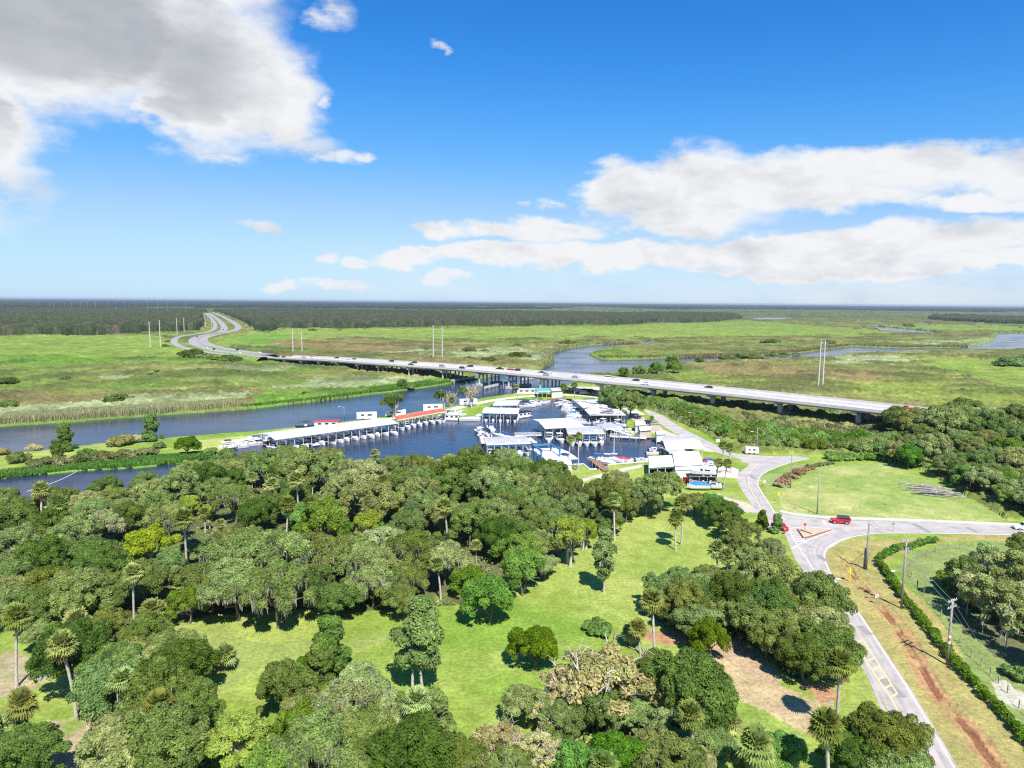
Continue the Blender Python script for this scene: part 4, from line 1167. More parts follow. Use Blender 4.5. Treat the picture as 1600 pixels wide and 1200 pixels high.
def sample_poly(poly, n, mind, avoid=(), rng=zrng):
    bb0 = poly.min(0); bb1 = poly.max(0); out = []
    for _ in range(400):
        q = rng.uniform(bb0, bb1, (60, 2)); q = q[inside(q[:, 0], q[:, 1], poly)]
        for p in q:
            if len(out) >= n: return out
            if all((p[0] - o[0]) ** 2 + (p[1] - o[1]) ** 2 > mind ** 2 for o in out): out.append((float(p[0]), float(p[1])))
        mind *= .985
    return out


for kind, poly, n, (s0, s1) in zones:
    for x, y in sample_poly(W(poly), n, 9):
        v = trng.randrange(len(PROTO[kind])); pr, R = PROTO[kind][v]
        put(pr, R, kind, x, y, trng.uniform(s0, s1))
# dense parts of the wood: fill what lies under and between the crowns seen from above
WOODS = [W(p) for p in WOODS_PX]
cnt = 0
for poly in WOODS:
    for x, y in sample_poly(poly, 110, 8.2):
        px, py = base_px((x, y))
        if any((x - a) ** 2 + (y - b) ** 2 < (r * (1.7 if kk in ('lime', 'column', 'dying', 'cone') else 2.0 if 'palm' in kk else .8)) ** 2 for a, b, r, kk in PLACED): continue
        kind = trng.choice(['oak', 'dark', 'dark', 'olive', 'mossy', 'green', 'oak', 'dark', 'mossy', 'palm'])
        pr, R = PROTO[kind][trng.randrange(len(PROTO[kind]))]
        put(pr, R, kind, x, y, trng.uniform(.48, .75) if kind != 'palm' else trng.uniform(.7, 1), zs=trng.uniform(1, 1.35) if kind != 'palm' else 1); cnt += 1
print('fill trees', cnt)
for k_, lst in PROTO.items():
    for pr, R in lst:
        if pr.name not in used_proto:
            for ch in list(pr.children): bpy.data.objects.remove(ch)
            bpy.data.objects.remove(pr)


# ---- ground cover nobody could count: reeds, tussocks, undergrowth
def blades(name, pts, hgt, wid, mt, tint=None, lean=.25, rng=zrng, crossed=False):
    n = len(pts); pts = np.asarray(pts)
    th = rng.uniform(0, math.pi, n); h = hgt * rng.uniform(.6, 1.25, n); wd = wid * rng.uniform(.6, 1.4, n)
    b = np.stack([pts[:, 0], pts[:, 1], pts[:, 2] if pts.shape[1] > 2 else np.zeros(n) - .2], -1)
    dx = np.stack([np.cos(th) * wd, np.sin(th) * wd, 0 * th], -1)
    tp = b + np.stack([rng.normal(size=n) * lean * h, rng.normal(size=n) * lean * h, h], -1)
    V = np.stack([b - dx * .6, b + dx * .6, tp + dx * .5, tp - dx * .5], 1).reshape(-1, 3)
    t = rng.random(n) if tint is None else tint
    o = link(name, leafmesh(name, [(V, np.repeat(t, 4))], [mt]), None); o['kind'] = 'stuff'
    return o


def along(line, n, spread, rng=zrng):
    L = np.array([P(x, y).xy[:] for x, y in line]); seg = np.linalg.norm(np.diff(L, axis=0), axis=1); c = np.concatenate([[0], np.cumsum(seg)])
    s = rng.uniform(0, c[-1], n); i = np.clip(np.searchsorted(c, s) - 1, 0, len(seg) - 1); t = (s - c[i]) / seg[i]
    p = L[i] * (1 - t[:, None]) + L[i + 1] * t[:, None]
    d = (L[i + 1] - L[i]) / seg[i][:, None]; nn = np.stack([-d[:, 1], d[:, 0]], -1)
    off = rng.random(n) * spread
    return p + nn * off[:, None]


def in_poly(poly, n, rng=zrng):
    poly = W(poly); out = []; tot = 0
    while tot < n:
        q = rng.uniform(poly.min(0), poly.max(0), (n * 2, 2)); q = q[inside(q[:, 0], q[:, 1], poly)]; out.append(q); tot += len(q)
    return np.concatenate(out)[:n]


a_ = along([(-200, 684), (0, 664), (100, 658), (200, 651), (300, 644), (385, 637)], 60000, 16)
blades('reed_bank', a_, 3.2, .16, 'reed', lean=.12)
a_ = along([(385, 638), (500, 625.5), (600, 612.5), (690, 600.5), (735, 593)], 26000, 14)
blades('bright_bank_grass', a_, 1.8, .4, 'brightreed')
a_ = along([(850, 574.5), (866, 565), (862, 552), (890, 543.5), (925, 538.5), (1000, 536)], 9000, 12)
blades('bend_reeds', a_, 2.8, .5, 'reed')
a_ = along([(1514, 542), (1412, 543.5), (1330, 540.5), (1259, 549.5), (1180, 555.5), (1000, 560), (940, 560)][::-1], 9000, 12)
blades('far_bank_reeds', a_, 2.6, .7, 'reed')
a_ = in_poly([(-100, 752), (0, 738), (120, 724), (220, 716), (320, 708), (335, 712), (292, 721), (217, 729), (120, 734), (0, 747), (-100, 758)], 14000)
blades('canal_bank_grass', a_, 1.1, .35, 'brightreed')
pp = in_poly([(1010, 636), (1120, 640), (1300, 668), (1470, 672), (1500, 715), (1440, 712), (1300, 704), (1180, 700), (1080, 668)], 16000)
blades('scrub_cover', np.c_[pp, np.full(len(pp), .1)], 1.5, .35, 'scrub', lean=.8)

ug = [in_poly(p, 9000 if i in (0,) else 2600) for i, p in enumerate(WOODS_PX)]
ug = np.concatenate(ug)
v_, t_ = leaf_quads(zrng, np.c_[ug, np.full(len(ug), .25)][::6], np.full(len(ug[::6]), 1.0), len(ug) * 2, .34, up=0)
o = link('undergrowth', leafmesh('undergrowth', [(v_, t_)], ['oak']), None); o['kind'] = 'stuff'
# ================================================================ ROADS NEAR THE VIEWER
def edge(lst): return [P(x, y).xy[:] for x, y in lst]


def two_edges(name, A_, B_, mt, z):
    """surface between two edges given in photo pixels"""
    A2 = [Vector((*P(x, y).xy, z)) for x, y in A_]; B2 = [Vector((*P(x, y).xy, z)) for x, y in B_]
    A3 = smooth_line(A2, 6); B3 = smooth_line(B2, 6)
    n = 60

    def res(L):
        c = [0]
        for a, b in zip(L[:-1], L[1:]): c.append(c[-1] + (b - a).length)
        out = []
        for i in range(n):
            s_ = c[-1] * i / (n - 1); j = min(max(int(np.searchsorted(c, s_)) - 1, 0), len(L) - 2)
            out.append(L[j].lerp(L[j + 1], (s_ - c[j]) / max(c[j + 1] - c[j], 1e-6)))
        return out
    A4 = res(A3); B4 = res(B3)
    V = [tuple(v) for v in A4 + B4]
    F = [(i, i + 1, n + i + 1, n + i) for i in range(n - 1)]
    me = bpy.data.meshes.new(name); me.from_pydata(V, [], F); me.update()
    if me.polygons[0].normal.z < 0: me.flip_normals()
    return structure(link(name, me, None, [M[mt]])), A4, B4


road1, r1a, r1b = two_edges('main_road', [(1151, 709.5), (1158, 717), (1172, 722), (1167, 729), (1157, 737), (1152, 747), (1156, 760), (1164, 773), (1176, 790), (1190, 812), (1205, 830)],
                            [(1264, 716.5), (1250, 719.5), (1233, 724), (1213, 731), (1194, 740), (1186, 750), (1186, 759), (1192, 770), (1202, 785), (1211, 799), (1228, 812)], 'asphalt', .012)
two_edges('marina_road', [(1005, 640), (1040, 668), (1070, 684), (1100, 697.5), (1127, 709), (1172, 722)], [(1018, 637), (1060, 665), (1086, 679), (1121, 696.5), (1150, 709), (1212, 716)], 'asphalt', .006)
two_edges('side_spur', [(1150, 709), (1175, 711.3), (1207, 712.6), (1247, 713), (1262, 715)], [(1160, 722), (1180, 727), (1205, 731), (1240, 722), (1266, 717)], 'asphalt', .009)
road2, r2a, r2b = two_edges('cross_road', [(1205, 798), (1224, 803.5), (1246, 807), (1296, 812), (1380, 814.5), (1500, 819), (1600, 823), (1750, 830)],
                            [(1225, 835), (1250, 845), (1290, 858), (1315, 845), (1347, 837), (1403, 833.5), (1600, 837), (1750, 846)], 'asphalt', .016)
road3, r3a, r3b = two_edges('near_road', [(1212, 800), (1226, 833), (1240, 868), (1262, 905), (1290, 950), (1327, 1010), (1357, 1060), (1400, 1130), (1460, 1230), (1500, 1300)],
                            [(1330, 841), (1305, 850), (1291, 864), (1293, 882), (1307, 908), (1343, 957), (1387, 1023), (1427, 1083), (1497, 1200), (1550, 1300)], 'asphalt', .020)


M['wear'] = mat('tyre_worn_asphalt', (.345, .315, .295), .9, var=.12, scale=.4, dirt=((.43, .39, .365), .35, .45, .62))
M['patch'] = mat('asphalt_repair', (.27, .25, .24), .9, var=.12, scale=1.0)


def line_mark(name, pts, w_, mt, z, parent=None):
    pts = smooth_line([Vector((*P(x, y).xy, z)) for x, y in pts], 5)
    return ribbon(name, pts, w_, mt, z=z)


def inset(L, other, d):
    out = []
    for a, b in zip(L, other):
        v = b - a; v.z = 0; v.normalize(); out.append(a + v * d)
    return out


for nm, L, O, z in (('edge_line', r3b, r3a, .026), ('edge_line', r1b, r1a, .022), ('edge_line', r2b, r2a, .023)):
    ribbon(nm, inset(L, O, .45)[2:], .16, 'paintw', z=z)
line_mark('gore_line', [(1233, 829), (1245, 850), (1268, 885), (1291, 916), (1300, 930)], .2, 'paintw', .032)
line_mark('gore_line', [(1233, 829), (1240, 825), (1262, 823.5), (1300, 827)], .2, 'paintw', .034)
line_mark('gore_line', [(1248, 851), (1275, 839), (1300, 829)], .2, 'paintw', .036)
for L, O, z in ((r3b, r3a, .0235), (r1b, r1a, .0155), (r2b, r2a, .0195)):
    for d_ in (1.2, 2.7, 4.4, 5.8):
        ribbon('tyre_wear', inset(L, O, d_)[1:-1], .55, 'wear', z=z + d_ * 2e-4)
for px_, py_, L_, W_ in ((1395, 1075, 5, 1.6), (1352, 985, 3.5, 1.3), (1176, 745, 6, 1.4), (1440, 825, 7, 1.5), (1285, 872, 4, 1.2), (1520, 828, 4, 1.2)):
    c_ = P(px_, py_); q = MB(); q.add([(c_.x - W_ / 2, c_.y - L_ / 2, .0275), (c_.x + W_ / 2, c_.y - L_ / 2 + .2, .0275), (c_.x + W_ / 2 - .2, c_.y + L_ / 2, .0275), (c_.x - W_ / 2 - .15, c_.y + L_ / 2 - .3, .0275)], [(0, 1, 2, 3)], 'patch'); structure(q.build('road_patch'))
for (a, b) in (((1235, 832), (1250, 834)), ((1238, 837), (1252, 838.5)), ((1241, 842), (1256, 842)), ((1245, 847), (1258, 844.5))):
    line_mark('gore_stripe', [a, b], .25, 'paintw', .038)
line_mark('stop_line', [(1286, 813.5), (1291, 820)], .5, 'paintw', .03)
for p0 in ((1245, 853), (1272, 896)):
    line_mark('road_patch_mark', [p0, (p0[0] - 6, p0[1] + 3)], .5, 'paintw', .031)
line_mark('centre_line', [(1187, 722), (1178, 730), (1171, 740), (1170, 752), (1174, 766), (1181, 780), (1190, 797)], .22, 'paintc', .021)
line_mark('centre_line', [(1186, 723), (1174, 718), (1150, 711)], .2, 'paintc', .023)
# hatched yellow median on the near road
ca_, cb_ = [(1336, 1005), (1352, 1030), (1371, 1060), (1391, 1090)], [(1349, 1000), (1364, 1024), (1383, 1054), (1402, 1084)]
line_mark('median_line', ca_, .2, 'painty', .032); line_mark('median_line', cb_, .2, 'painty', .034)
for i in range(7):
    t = i / 6
    a = (1336 + 55 * t, 1005 + 85 * t); b = (1349 + 53 * t, 1000 + 84 * t)
    line_mark('median_bar', [a, b], .3, 'painty', .036)
line_mark('centre_line', [(1391, 1090), (1425, 1150), (1470, 1230)], .2, 'painty', .035)


def arrow(c, d, s=1.0, z=.035, turn=1):
    d = Vector((*d, 0)).normalized(); n_ = Vector((-d.y, d.x, 0)) * turn; c = Vector((*c, z))
    q = lambda a, b: tuple(c + d * a * s + n_ * b * s)
    V = [q(-1.6, -.12), q(-1.6, .12), q(.6, .12), q(.6, -.12), q(.36, .12), q(.36, 1.1), q(.6, 1.1), q(.1, 1.05), q(.95, 1.05), q(.5, 1.9)]
    me = bpy.data.meshes.new('turn_arrow'); me.from_pydata(V, [], [(0, 1, 2, 3), (2, 4, 5, 6), (7, 9, 8)]); me.update()
    structure(link('turn_arrow', me, None, [M['paintw']]))


dirr = (P(1307, 908) - P(1343, 957)).xy
arrow(P(1297, 906).xy, dirr, 1.3, .037, -1); arrow(P(1303, 915).xy, dirr, 1.2, .039, 1)
# pavement with its kerb along the lawn
kpts = smooth_line([Vector((*P(x, y).xy, 0)) for x, y in [(1218, 798.5), (1228, 801.8), (1246, 805), (1275, 808), (1310, 810), (1400, 813), (1500, 817), (1600, 821.5), (1750, 829)]], 5)
ribbon('pavement', kpts, 1.9, 'concrete', z=.13, off=.4)
mb = MB()
for a, b in zip(kpts[:-1], kpts[1:]):
    d = (b - a); L = d.length; c = (a + b) / 2; nn = Vector((-d.y, d.x, 0)).normalized() * -.68
    mb.box((c.x + nn.x, c.y + nn.y, .06), (L * 1.01, .18, .15), 'concrete', math.atan2(d.y, d.x))
structure(mb.build('kerb'))
# little triangular island with gravel and low dark brown bars across it
isl = [(1246, 826), (1301, 827.5), (1274, 836), (1256, 841)]
sheet('gravel_island', isl, 'gravelm', .12, .14) if 'gravelm' in M else None
M['gravelm'] = mat('brown_gravel', (.50, .38, .27), .95, var=.25, scale=1.5, bump=.3)
sheet('gravel_island', isl, 'gravelm', .12, .14)
tpt = [P(x, y, .2) for x, y in isl]
for (i, j), mt in (((0, 3), 'brownwood'), ((3, 1), 'brownwood'), ((0, 2), 'brownwood')):
    mb = MB(); a, b = tpt[i], tpt[j]; d = b - a
    mb.box(((a.x + b.x) / 2, (a.y + b.y) / 2, .22), (d.length * (.9 if j != 2 else .6), .22, .2), mt, math.atan2(d.y, d.x))
    mb.box(((a.x + b.x) / 2, (a.y + b.y) / 2, .16), (.3, .3, .22), mt, math.atan2(d.y, d.x))
    o = mb.build('brown_bar'); reg(o, 'edging', ['dark brown bar on left side', 'long dark brown bar on lower side', 'short brown bar across'][(i, j) != (0, 3) and 1 + (j == 2)], 'of the gravel island', (a.x, a.y), 'brown bars of the island')


# ================================================================ HIGHWAY BRIDGE
near_px = [(417, 559), (512, 563.5), (606, 570), (700, 577.5), (800, 584), (900, 594.5), (1000, 603.5), (1100, 614), (1200, 625), (1300, 635.5), (1412, 648.5), (1463, 655)]
npts = [P(x, y, hb(x)) for x, y in near_px]
xs_ = np.array([p.x for p in npts]); ys_ = np.array([p.y for p in npts])
co_ = np.polyfit(xs_[2:], ys_[2:], 3)
BW = 26.0
bp = []
x_ = npts[0].x
xr = npts[-1].x - 3
fx_ = lambda x: float(np.polyval(co_, x)) if x > npts[2].x else float(np.interp(x, xs_[:3], [npts[0].y, npts[1].y, np.polyval(co_, npts[2].x)]))
NB = 60
for i in range(NB + 1):
    x = npts[0].x + (xr - npts[0].x) * i / NB
    hx_ = float(np.interp(x, xs_, [p.z for p in npts]))
    bp.append(Vector((x, fx_(x), hx_)))
for _ in range(3):
    for i in range(1, NB): bp[i].y = (bp[i - 1].y + bp[i].y * 2 + bp[i + 1].y) / 4


def bnorm(i):
    d = bp[min(i + 1, NB)] - bp[max(i - 1, 0)]; d.z = 0; d.normalize()
    return Vector((-d.y, d.x, 0)), d


# centre line from the near edge
bc = [bp[i] + bnorm(i)[0] * (BW / 2) for i in range(NB + 1)]
bridge = thing('highway_bridge', 'bridge', 'long pale concrete highway bridge on piers crossing the river', '', (bc[NB // 2].x, bc[NB // 2].y, 0))
bo = Vector(bridge.location)


def prof(offs):
    """offs: closed cross-section list of (sideways, up) in metres"""
    return [[(bc[i] - bo + bnorm(i)[0] * a + Vector((0, 0, b))) for a, b in offs] for i in range(NB + 1)]


mb = MB(); mb.loft(prof([(-BW / 2, 0), (-BW / 2, -.35), (-BW / 2 + 1.2, -.35), (-BW / 2 + 1.2, -1.2), (-.5, -1.2), (-.5, -.4), (.5, -.4), (.5, -1.2), (BW / 2 - 1.2, -1.2), (BW / 2 - 1.2, -.35), (BW / 2, -.35), (BW / 2, 0)][::-1]), 'deckcon'); mb.build('deck', bridge)
for s in (-1, 1):
    mb = MB(); o_ = s * (BW / 2 - .25)
    mb.loft(prof([(o_ - .2, .004), (o_ - .15, .95), (o_ + .15, .95), (o_ + .25, .004)][::-1]), 'concrete'); mb.build('parapet', bridge)
mb = MB(); mb.loft(prof([(-.35, .004), (-.12, .9), (.12, .9), (.35, .004)][::-1]), 'concrete'); mb.build('median_barrier', bridge)
for off_ in (-11.6, -1.3, 1.3, 11.6):
    mb = MB(); mb.loft(prof([(off_ - .09, .012), (off_ + .09, .012)]), 'paintw', close=False, cap=False); mb.build('edge_line', bridge)
mb = MB()
for off_ in (-8.3, -4.8, 4.8, 8.3):
    for i in range(NB):
        n_, d_ = bnorm(i); seg = (bc[i + 1] - bc[i])
        for t in (0.1, .6):
            a = bc[i] + seg * t + n_ * off_ - bo; b = a + seg.normalized() * 3.0
            mb.add([a + n_ * .08 + Vector((0, 0, .014)), a - n_ * .08 + Vector((0, 0, .014)), b - n_ * .08 + Vector((0, 0, .014)), b + n_ * .08 + Vector((0, 0, .014))], [(0, 1, 2, 3)], 'paintw')
mb.build('lane_dashes', bridge)
# piers every ~ 24 m
acc = 0; last = 0
for i in range(1, NB + 1):
    acc += (bc[i] - bc[i - 1]).length
    if acc - last < (24 if base_px(bc[i])[0] < 900 else 33) or bc[i].z < 3.0: continue
    last = acc
    n_, d_ = bnorm(i); ang = math.atan2(n_.y, n_.x); c = bc[i] - bo; top = bc[i].z - 1.2
    pier = MB()
    for half_ in (-6.5, 6.5):
        cc = c + n_ * half_
        pier.box((cc.x, cc.y, top - .65), (11.6, 1.5, 1.25), 'concrete', ang)
    pr_ = pier.build('pier', bridge)
    wide_ = base_px(bc[i])[0] > 930
    for off_ in ((-6.5, 6.5) if wide_ else (-10.5, -6.5, -2.5, 2.5, 6.5, 10.5)):
        cc = c + n_ * off_; q = MB()
        q.tube([(cc.x, cc.y, -1.0), (cc.x, cc.y, top - 1.2)], 1.3 if wide_ else .55, 'concrete', 8); q.build('column', pr_)
    px_, py_ = base_px(bc[i])
    if 745 < px_ < 880:
        for off_ in (-7.5, 7.5):
            cc = c + n_ * off_; q = MB(); q.box((cc.x, cc.y, .2), (9, 3.4, 1.3), 'concrete', ang); q.build('pile_cap', pr_)
# trees standing round the end of the bridge
e_ = bp[-1]; tc0 = Vector((-e_.x, -e_.y, 0)).normalized(); dd_ = bnorm(NB)[1]; nn_ = bnorm(NB)[0]
for k_, (f_, a_, b_) in enumerate(((6, -10, 0), (7, -1, 0), (7, 8, 0), (0, 9, 4), (0, 10, 12), (0, 10, 20), (0, 11, 27), (16, -4, 0), (16, 6, 0), (0, 18, 8), (0, 19, 18))):
    p_ = Vector((e_.x, e_.y, 0)) + tc0 * f_ + dd_ * a_ + nn_ * b_
    kd_ = ('dark', 'olive', 'oak')[k_ % 3]; pr_, R_ = PROTO[kd_][k_ % len(PROTO[kd_])]
    put(pr_, R_, kd_, p_.x, p_.y, .95 + .1 * (k_ % 3), zs=1.22, place='around the right bridge end')
# timber fenders of the navigation channel
for k_, (a, b) in enumerate((((757, 609), (806, 598)), ((706, 598), (742, 592)), ((815, 596), (850, 590)))):
    pa, pb = P(*a, 0), P(*b, 0); d = pb - pa
    t_ = thing('channel_fender', 'fender', ['long timber channel fender under the bridge', 'left timber fender wall under the bridge', 'right timber fender wall under the bridge'][k_], '', (pa.x, pa.y, 0), math.atan2(d.y, d.x), 'timber fenders under the bridge')
    q = MB(); q.box((d.length / 2, 0, 1.3), (d.length, .3, 1.2), 'palewood'); q.box((d.length / 2, 0, 2.0), (d.length, .5, .15), 'palewood'); q.build('walings', t_)
    for j in range(int(d.length / 3) + 1):
        q = MB(); q.tube([(j * 3, .3, -1), (j * 3, .3, 2.4)], .18, 'log', 6); q.build('pile', t_)


# ================================================================ VEHICLES
def car(name, cat, desc, place, loc, rz, paint, kind='sedan', group=None, fixed=False, sc=1.0):
    t = thing(name, cat, desc, place, loc, rz, group)
    t.scale = (sc,) * 3
    L, Wd = {'sedan': (4.7, 1.85), 'suv': (4.8, 1.95), 'pickup': (5.7, 2.0), 'jeep': (4.6, 1.9), 'truck': (9.5, 2.5), 'van': (5.6, 2.05)}[kind]
    hw = Wd / 2
    if kind == 'truck':
        q = MB(); q.box((-1.3, 0, 2.1), (6.6, 2.45, 2.6), paint, top='white'); q.build('cargo_box', t)
        q = MB(); q.loft([[(x, y, z) for y, z in ((-1.1, .5), (1.1, .5), (1.1 * k, h), (-1.1 * k, h))] for x, h, k in ((2.2, 2.6, .95), (3.3, 2.6, .92), (3.9, 1.7, .98), (4.6, 1.4, .95), (4.7, .9, 1))], paint); q.build('body', t)
        q = MB(); q.add([(3.36, -.9, 2.5), (3.36, .9, 2.5), (3.92, .95, 1.75), (3.92, -.95, 1.75)], [(0, 1, 2, 3)], 'glass'); q.box((2.8, 0, 2.1), (.9, 2.23, .6), 'glass'); q.build('window', t)
        wx = (3.6, -2.6, -3.8); r = .48
    else:
        P_ = {'sedan': [(-.5, .35, .75), (-.49, .85, .98), (-.2, .92, 1), (.24, .9, 1), (.42, .78, .95), (.5, .62, .85), (.5, .35, .85)],
              'suv': [(-.5, .4, .9), (-.5, 1.0, .98), (-.2, 1.05, 1), (.2, 1.03, 1), (.42, .95, .96), (.5, .8, .9), (.5, .4, .9)],
              'van': [(-.5, .4, .95), (-.5, 1.1, 1), (-.2, 1.15, 1), (.3, 1.13, 1), (.42, 1.0, .96), (.5, .8, .9), (.5, .4, .9)],
              'pickup': [(-.5, .45, .95), (-.5, 1.05, 1), (-.2, 1.05, 1), (.2, 1.08, 1), (.45, 1.02, .98), (.5, .85, .93), (.5, .45, .93)],
              'jeep': [(-.48, .5, .82), (-.48, 1.1, .84), (-.1, 1.15, .84), (.15, 1.15, .84), (.42, 1.05, .72), (.45, .95, .7), (.45, .5, .7)]}[kind]
        q = MB()
        q.loft([[(a * L, -hw * k, .32), (a * L, hw * k, .32), (a * L, hw * k, h), (a * L, -hw * k, h)] for a, h, k in P_], paint)
        cab = {'sedan': [(-.40, .9), (-.26, 1.42), (.08, 1.42), (.24, .9)], 'suv': [(-.49, 1.02), (-.45, 1.72), (.06, 1.74), (.2, 1.02)], 'van': [(-.49, 1.1), (-.48, 1.98), (.2, 2.0), (.36, 1.1)],
               'pickup': [(-.12, 1.04), (-.10, 1.75), (.10, 1.77), (.22, 1.06)], 'jeep': [(-.47, 1.1), (-.46, 1.80), (.10, 1.80), (.14, 1.12)]}[kind]
        (a0, b0), (a1, b1), (a2, b2), (a3, b3) = cab
        k = .86
        q.add([(a0 * L, -hw * .97, b0), (a0 * L, hw * .97, b0), (a1 * L, hw * k, b1), (a1 * L, -hw * k, b1), (a2 * L, -hw * k, b2), (a2 * L, hw * k, b2), (a3 * L, hw * .97, b3), (a3 * L, -hw * .97, b3)],
              [(0, 3, 2, 1), (3, 4, 5, 2), (4, 7, 6, 5), (0, 7, 4, 3), (1, 2, 5, 6)], paint)
        if kind == 'jeep':
            for s in (-1, 1):
                q.box((1.35, s * .84, .95), (1.15, .32, .16), paint); q.box((-1.35, s * .86, .98), (1.15, .26, .16), paint)
        q.build('body', t)
        g = MB()
        ins_ = lambda u, v, tt: (u[0] + (v[0] - u[0]) * tt, u[1] + (v[1] - u[1]) * tt)
        for s in (-1, 1):
            lo = lambda a, b: (a * L, s * (hw * (.97 - (.97 - k) * ((b - b0) / (b1 - b0))) + .006), b)
            p0 = ins_(cab[0], cab[1], .2); p1 = ins_(cab[0], cab[1], .88); p2 = ins_(cab[3], cab[2], .88); p3 = ins_(cab[3], cab[2], .2)
            g.add([lo(p0[0] + .015, p0[1]), lo(p1[0] + .02, p1[1]), lo(p2[0] - .02, p2[1]), lo(p3[0] - .015, p3[1])], [(0, 1, 2, 3) if s > 0 else (3, 2, 1, 0)], 'glass')
        for (u, v, dx) in ((cab[0], cab[1], -.008), (cab[3], cab[2], .008)):
            p0 = ins_(u, v, .15); p1 = ins_(u, v, .9)
            g.add([(p0[0] * L + dx, -hw * .85, p0[1]), (p0[0] * L + dx, hw * .85, p0[1]), (p1[0] * L + dx, hw * .78, p1[1]), (p1[0] * L + dx, -hw * .78, p1[1])], [(0, 1, 2, 3)], 'glass')
        g.build('window', t)
        if kind == 'jeep':
            q = MB(); q.box((-.178 * L, 0, 1.825), (.56 * L, Wd * .86, .06), 'black'); q.build('roof', t)
            q = MB(); q.tube([(-2.2, 0, 1.05), (-2.45, 0, 1.05)], .36, 'dark', 12); q.build('spare_wheel', t)
        for s in (-1, 1):
            q = MB(); q.box((P_[-2][0] * L + .01, s * hw * .62, .72), (.06, .28, .14), 'lamp'); q.build('headlight', t)
            q = MB(); q.box((P_[1][0] * L - .01, s * hw * .78, .8), (.05, .22, .16), 'redsign'); q.build('tail_light', t)
        wx = (.30 * L, -.29 * L); r = .34 if kind != 'jeep' else .42
    for x in wx:
        for s in (-1, 1):
            q = MB(); q.tube([(x, s * (hw - .22), r), (x, s * (hw + .01), r)], r, 'dark', 14); wl = q.build('wheel', t)
            q = MB(); q.tube([(x, s * (hw + .01), r), (x, s * (hw + .03), r)], r * .55, 'chrome', 10); q.build('rim', wl)
    return t


def heading(a, b):
    d = b - a
    return math.atan2(d.y, d.x)


rh = heading(P(1400, 826), P(1250, 815))
car('jeep', 'car', 'red four wheel drive car with a black roof at the junction', '', P(1312, 817.5) + Vector((0, 0, .02)), rh, 'red', 'jeep')
car('parked_car', 'car', 'small red car half hidden behind trees at the junction', '', P(1219, 826) + Vector((0, 0, .02)), math.radians(-72), 'red', 'sedan')
car('white_car', 'car', 'white car entering at the right edge of the cross road', '', P(1601, 827.5) + Vector((0, 0, .02)), rh, 'carwhite', 'suv')
COLN = {'black': 'black', 'carwhite': 'white', 'chrome': 'silver', 'red': 'red', 'orange': 'orange'}
BC = [(443, .3, 'black', 'sedan'), (475, .35, 'chrome', 'sedan'), (489, .5, 'carwhite', 'van'), (525, .7, 'black', 'suv'), (553, .7, 'black', 'sedan'), (545, .2, 'carwhite', 'suv'), (612, .8, 'black', 'suv'), (646, .8, 'black', 'suv'), (642, .2, 'black', 'sedan'), (690, .3, 'chrome', 'suv'),
      (712, .75, 'carwhite', 'sedan'), (721, .3, 'black', 'sedan'), (733, .8, 'black', 'suv'), (781, .8, 'black', 'pickup'), (795, .55, 'orange', 'van'), (806, .8, 'black', 'suv'), (845, .62, 'black', 'pickup'), (852, .3, 'chrome', 'sedan'),
      (861, .8, 'carwhite', 'sedan'), (898, .35, 'chrome', 'sedan'), (949, .78, 'carwhite', 'van'), (956, .62, 'carwhite', 'pickup'), (995, .82, 'black', 'sedan'), (1011, .28, 'carwhite', 'pickup'), (1108, .8, 'black', 'sedan'), (1416, .75, 'red', 'pickup')]
for pxx, fr, colr, kd in BC:
    i = min(range(NB + 1), key=lambda j: abs(base_px_h(bc[j])[0] - pxx)) if 'base_px_h' in globals() else 0
    best = None
    for j in range(NB):
        for tt in (0, .25, .5, .75):
            n_, d_ = bnorm(j); c = bc[j].lerp(bc[j + 1], tt) + n_ * (fr - .5) * (BW - 5)
            v = Vector((c.x, c.y, c.z - CAM_H)); sx = 800 + FPX * _R.dot(v) / _F.dot(v)
            if best is None or abs(sx - pxx) < best[0]: best = (abs(sx - pxx), c.copy(), math.atan2(d_.y, d_.x))
    _, c, a = best
    car({'sedan': 'car', 'suv': 'car', 'van': 'van', 'pickup': 'pickup_truck', 'truck': 'box_truck'}[kd], {'pickup': 'pickup truck', 'truck': 'truck', 'van': 'van'}.get(kd, 'car'), f'{COLN[colr]} {dict(pickup="pickup truck", truck="box truck", suv="tall car", sedan="low car", van="van")[kd]}',
        'on the bridge', (c.x, c.y, c.z + .015), a + (math.pi if fr > .5 else 0), colr, kd, 'vehicles driving over the bridge')
for pxx, pyy, colr in [(308, 527, 'black'), (303, 535, 'carwhite'), (314, 544, 'carwhite'), (334, 546, 'black'), (370, 548.5, 'chrome'), (387, 553, 'carwhite'), (345, 516, 'black'), (343, 508, 'carwhite'), (336, 498, 'chrome'), (352, 499, 'black'), (408, 556, 'carwhite'), (362, 549, 'black')]:
    c = P(pxx, pyy, 1.0); L_ = min((q for q in (mid_pts, in_pts)), key=lambda L: min((c.xy - q.xy).length for q in L)); j = min(range(len(L_)), key=lambda j: (L_[j].xy - c.xy).length)
    a = L_[max(j - 1, 0)]; b = L_[min(j + 1, len(L_) - 1)]
    car('car', 'car', f'{COLN[colr]} distant car', 'on the curving highway', (L_[j].x, L_[j].y, L_[j].z + .03), heading(a, b), colr, 'suv', 'cars on the far highway')


